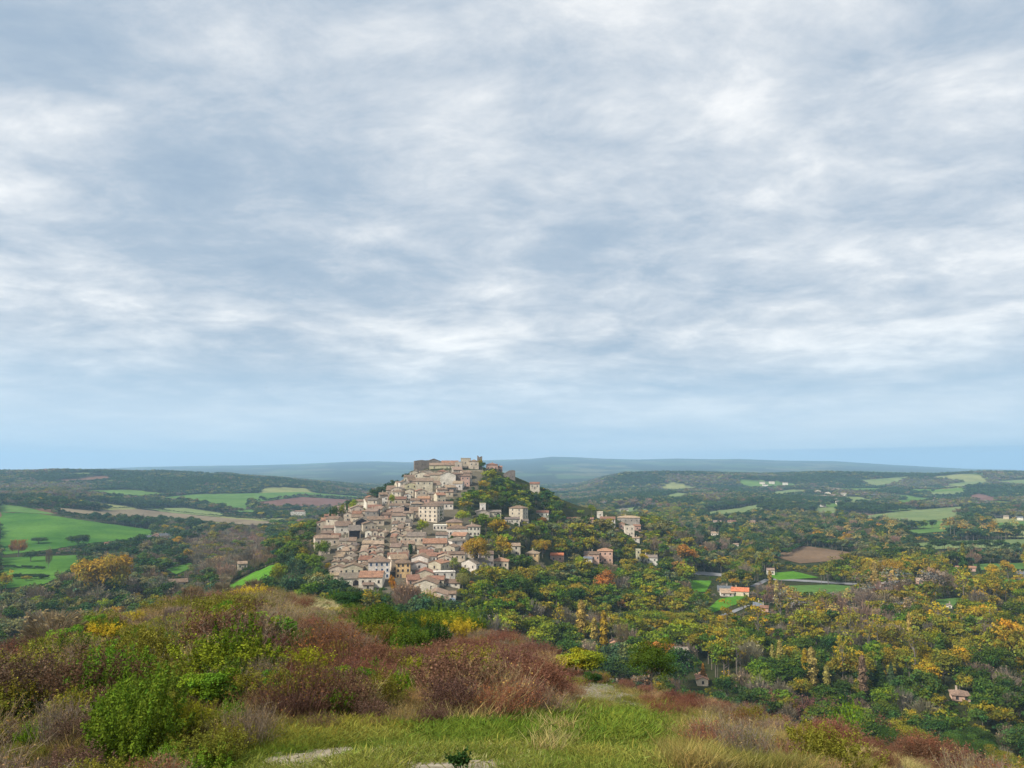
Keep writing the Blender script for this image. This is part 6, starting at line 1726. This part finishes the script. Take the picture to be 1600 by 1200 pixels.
LAND_USE = [('the large green juniper', 205, 1140), ('the glossy ivy green bush', 330, 1075), ('the rounded bright green bush', 435, 1063), ('the stony path', 470, 1182), ('the green sapling bush', 530, 1098), ('the big juniper clump', 640, 995),
 ('the wide dark juniper', 470, 998), ('the leafless grey tree', 80, 990), ('the pale path bend', 958, 1066), ('the dark round bush', 1019, 1035), ('the flat topped thorn bush', 900, 1035), ('the bottom sapling', 720, 1187), ('the dense red thicket', 1280, 1110),
 ('the tan seed bush', 655, 1090), ('the yellow spindle bush', 160, 988), ('the spiky juniper', 270, 1010), ('the arching bramble', 1400, 1133), ('the dark purple bush', 120, 1142), ('the bare stemmed olive bush', 600, 1075), ('the grassy clearing', 960, 1130),
 ('the yellow brown bush', 95, 1045), ('the juniper at the left edge', 30, 1105), ('the dull red bush', 1440, 1176), ('the pale dry bush', 1290, 1198)]
SN = dict(red='leafy shrub', twig='twiggy shrub', plume='juniper', leafy='bush', loose='loose shrub', sapling='sapling')
auto_labels([SH[i] for i in ss if not SH[i]['label']], lambda t: SN[t['kind']])
SNAME = dict(red='dogwood_shrub', twig='twiggy_shrub', plume='juniper_shrub', leafy='leafy_bush', loose='loose_shrub', sapling='sapling')
SG = dict(red='red leaved shrubs of the near slope', twig='leafless shrubs of the near slope', plume='junipers of the near slope', leafy='leafy bushes of the near slope', loose='loose shrubs of the near slope', sapling='saplings by the path')
mass = []
NSV = {k: len(v) for k, v in SHRUB.items()}
for i, t in enumerate(SH):
    k = t['kind']; j = int(RNG.integers(0, NSV[k])); s = (t['h'] * t['wx'], t['h'] * t['wx'], t['h'])
    if i in ss:
        o = link(bpy.data.objects.new(SNAME[k], SM[(k, j)])); o.location = (t['x'], t['y'], t['z'] - .04); o.scale = s; o.rotation_euler = (0, 0, RNG.uniform(0, 6.28))
        o.color = (*t['col'], 1); tag(o, t['label'], 'shrub' if k != 'sapling' else 'plant', SG[k])
    else:
        mass.append((t['x'], t['y'], t['z'] - .04, s[0], s[2], RNG.uniform(0, 6.28), *t['col'], (k, j)))
scatter('undergrowth', mass, 'tangled brown and green scrub covering the near hill', 'scrub')
print('SHRUBS', len(SH), 'mass', len(mass))

# grass: short turf in the clearing, long pale hay on the right and between the shrubs
gr = []
def strew(poly, n, kinds, cols, hs, jx_=8):
    x0, x1 = min(p[0] for p in poly), max(p[0] for p in poly); y0, y1 = min(p[1] for p in poly), max(p[1] for p in poly)
    a = RNG.uniform(x0, x1, n); b = RNG.uniform(y0, min(y1, 1215), n); k = inpoly(a + RNG.normal(0, jx_, n), b + RNG.normal(0, jx_ * .6, n), poly); a, b = a[k], b[k]
    p = unproject(a, b); nn = fbm(p[:, 0] / 1.3, p[:, 1] / 1.3, 91, 3); onp = np.zeros(len(a), bool)
    for q in PATHS: onp |= inpoly(a + RNG.normal(0, 3, len(a)), b + RNG.normal(0, 2, len(a)), q)
    for i in range(len(a)):
        if onp[i] and RNG.random() < .95: continue
        c0, c1 = cols; t = np.clip(nn[i] * .8 + .5 + RNG.normal(0, .15), 0, 1)
        c = hsv_jit([c0[j] + (c1[j] - c0[j]) * t for j in range(3)], .18)
        kd = kinds[int(RNG.integers(0, len(kinds)))]
        h_ = hs * RNG.uniform(.6, 1.4) * (.7 + .6 * np.clip(nn[i] + .5, 0, 1)); w_ = h_ * (1.0 + p[i, 1] / 40)
        ht = h_ * (.16 if kd == 'turf' else .62) * F / p[i, 1]
        if any(inpoly(np.array([a[i], a[i]]), np.array([b[i] - ht * .5, b[i] - ht * .9]), q).any() for q in PATHS) and RNG.random() < .88: continue
        gr.append((p[i, 0], p[i, 1], p[i, 2] - .01, w_, h_, RNG.uniform(0, 6.28), *c, (kd, int(RNG.integers(0, 3)))))
GREEN = ((.075, .125, .018), (.21, .22, .05)); HAYC = ((.27, .21, .085), (.40, .33, .15)); MIXC = ((.10, .125, .02), (.28, .22, .08))
strew(GRASS, 13000, ['turf'], GREEN, .75)
strew([(640, 1150), (760, 1125), (880, 1118), (1000, 1115), (1040, 1150), (900, 1165), (700, 1170)], 4500, ['turf'], ((.06, .11, .014), (.14, .185, .03)), 1.2)
strew([(390, 1200), (700, 1165), (860, 1170), (900, 1215), (390, 1215)], 2600, ['turf'], ((.24, .24, .09), (.40, .36, .20)), .5)
strew([(395, 1182), (470, 1140), (640, 1135), (760, 1130), (740, 1150), (560, 1160), (430, 1185)], 4200, ['turf'], ((.09, .12, .016), (.19, .18, .035)), .8)
strew(DRY, 13000, ['hay', 'hay', 'turf'], MIXC, .5)
strew([(1000, 1130), (1150, 1125), (1500, 1215), (1080, 1215)], 6000, ['hay'], HAYC, .32)
strew([(820, 1110), (960, 1080), (960, 1115), (860, 1150)], 2200, ['hay', 'turf'], MIXC, .45)
strew([(840, 1140), (900, 1140), (900, 1185), (840, 1180)], 40, ['hay'], HAYC, .6)
strew([(690, 1080), (790, 1060), (790, 1140), (700, 1140)], 120, ['hay'], HAYC, .9)
strew(PALEG, 1500, ['hay'], ((.26, .23, .12), (.38, .33, .18)), .9)
strew([(0, 1000), (400, 960), (800, 990), (900, 1060), (900, 1130), (380, 1150), (0, 1215)], 3000, ['hay', 'turf'], ((.09, .085, .025), (.20, .15, .06)), .5)
scatter('grass', gr, 'green turf and long pale hay of the near clearing', 'grass')
print('GRASS', len(gr))

# small pale stones on the paths
def stone_mesh(seed):
    g = np.random.default_rng(seed); n = 7
    v, f = [], []
    ring = lambda r, z: [(math.cos(k * 6.283 / n) * r * g.uniform(.8, 1.2), math.sin(k * 6.283 / n) * r * g.uniform(.7, 1.1), z) for k in range(n)]
    prism(v, f, ring(1, -.3), ring(.75, .45))
    return pymesh('stone', v, f, [M_STONE])
STM = [stone_mesh(i) for i in range(4)]
PL = ['by the fork of the stony path', 'on the pale ground by the bottom sapling', 'at the pale path bend']
for k in range(26):
    poly = PATHS[(0, 1, 2, 2, 3)[k % 5]]
    for _ in range(40):
        a = RNG.uniform(min(p[0] for p in poly), max(p[0] for p in poly)); b = RNG.uniform(min(p[1] for p in poly), min(1198, max(p[1] for p in poly)))
        if inpoly(np.array([a]), np.array([b]), poly)[0]: break
    p = unproject(a, b)[0]; s = RNG.uniform(.03, .09)
    o = link(bpy.data.objects.new('stone', STM[k % 4])); o.location = (p[0], p[1], p[2] + .01); o.scale = (s, s, s * .7); o.rotation_euler = (0, 0, RNG.uniform(0, 6))
    w_ = PL[(0, 0, 1, 1, 2)[k % 5]]
    tag(o, f'small pale loose limestone lying {w_}', 'stone', f'loose stones {w_}')

# a bird far off in the sky
v = [(0, -.3, 0), (0, .28, .02), (-.06, 0, .05), (.06, 0, .05), (-.75, .05, .28), (.75, .05, .28), (-.3, -.16, .12), (.3, -.16, .12), (-.3, .12, .14), (.3, .12, .14), (0, 0, -.06)]
f = [(2, 8, 4), (2, 4, 6), (3, 5, 9), (3, 7, 5), (0, 3, 2), (1, 2, 3), (0, 2, 10), (0, 10, 3), (1, 10, 2), (1, 3, 10), (2, 6, 0), (3, 0, 7), (2, 1, 8), (3, 9, 1)]
o = link(bpy.data.objects.new('bird', pymesh('bird', v, f, [M_DARK]))); o.location = at_depth(416, 606, 330); o.rotation_euler = (0, .2, .5)
tag(o, 'tiny dark bird gliding high over the left valley', 'bird')

# ------------------------------------------------------------------ the air
v, f = [], []
box(v, f, -15000, 15000, -400, 15600, -140, 330)
hm, nt, out = new_mat('haze')
pv = nt.nodes.new('ShaderNodeVolumePrincipled'); pv.inputs['Color'].default_value = c4(HAZE_COL); pv.inputs['Density'].default_value = HAZE_D; pv.inputs['Anisotropy'].default_value = .1
nt.links.new(pv.outputs[0], out.inputs['Volume'])
o = link(bpy.data.objects.new('haze', pymesh('haze', v, f, [hm]))); tag(o, kind='stuff')
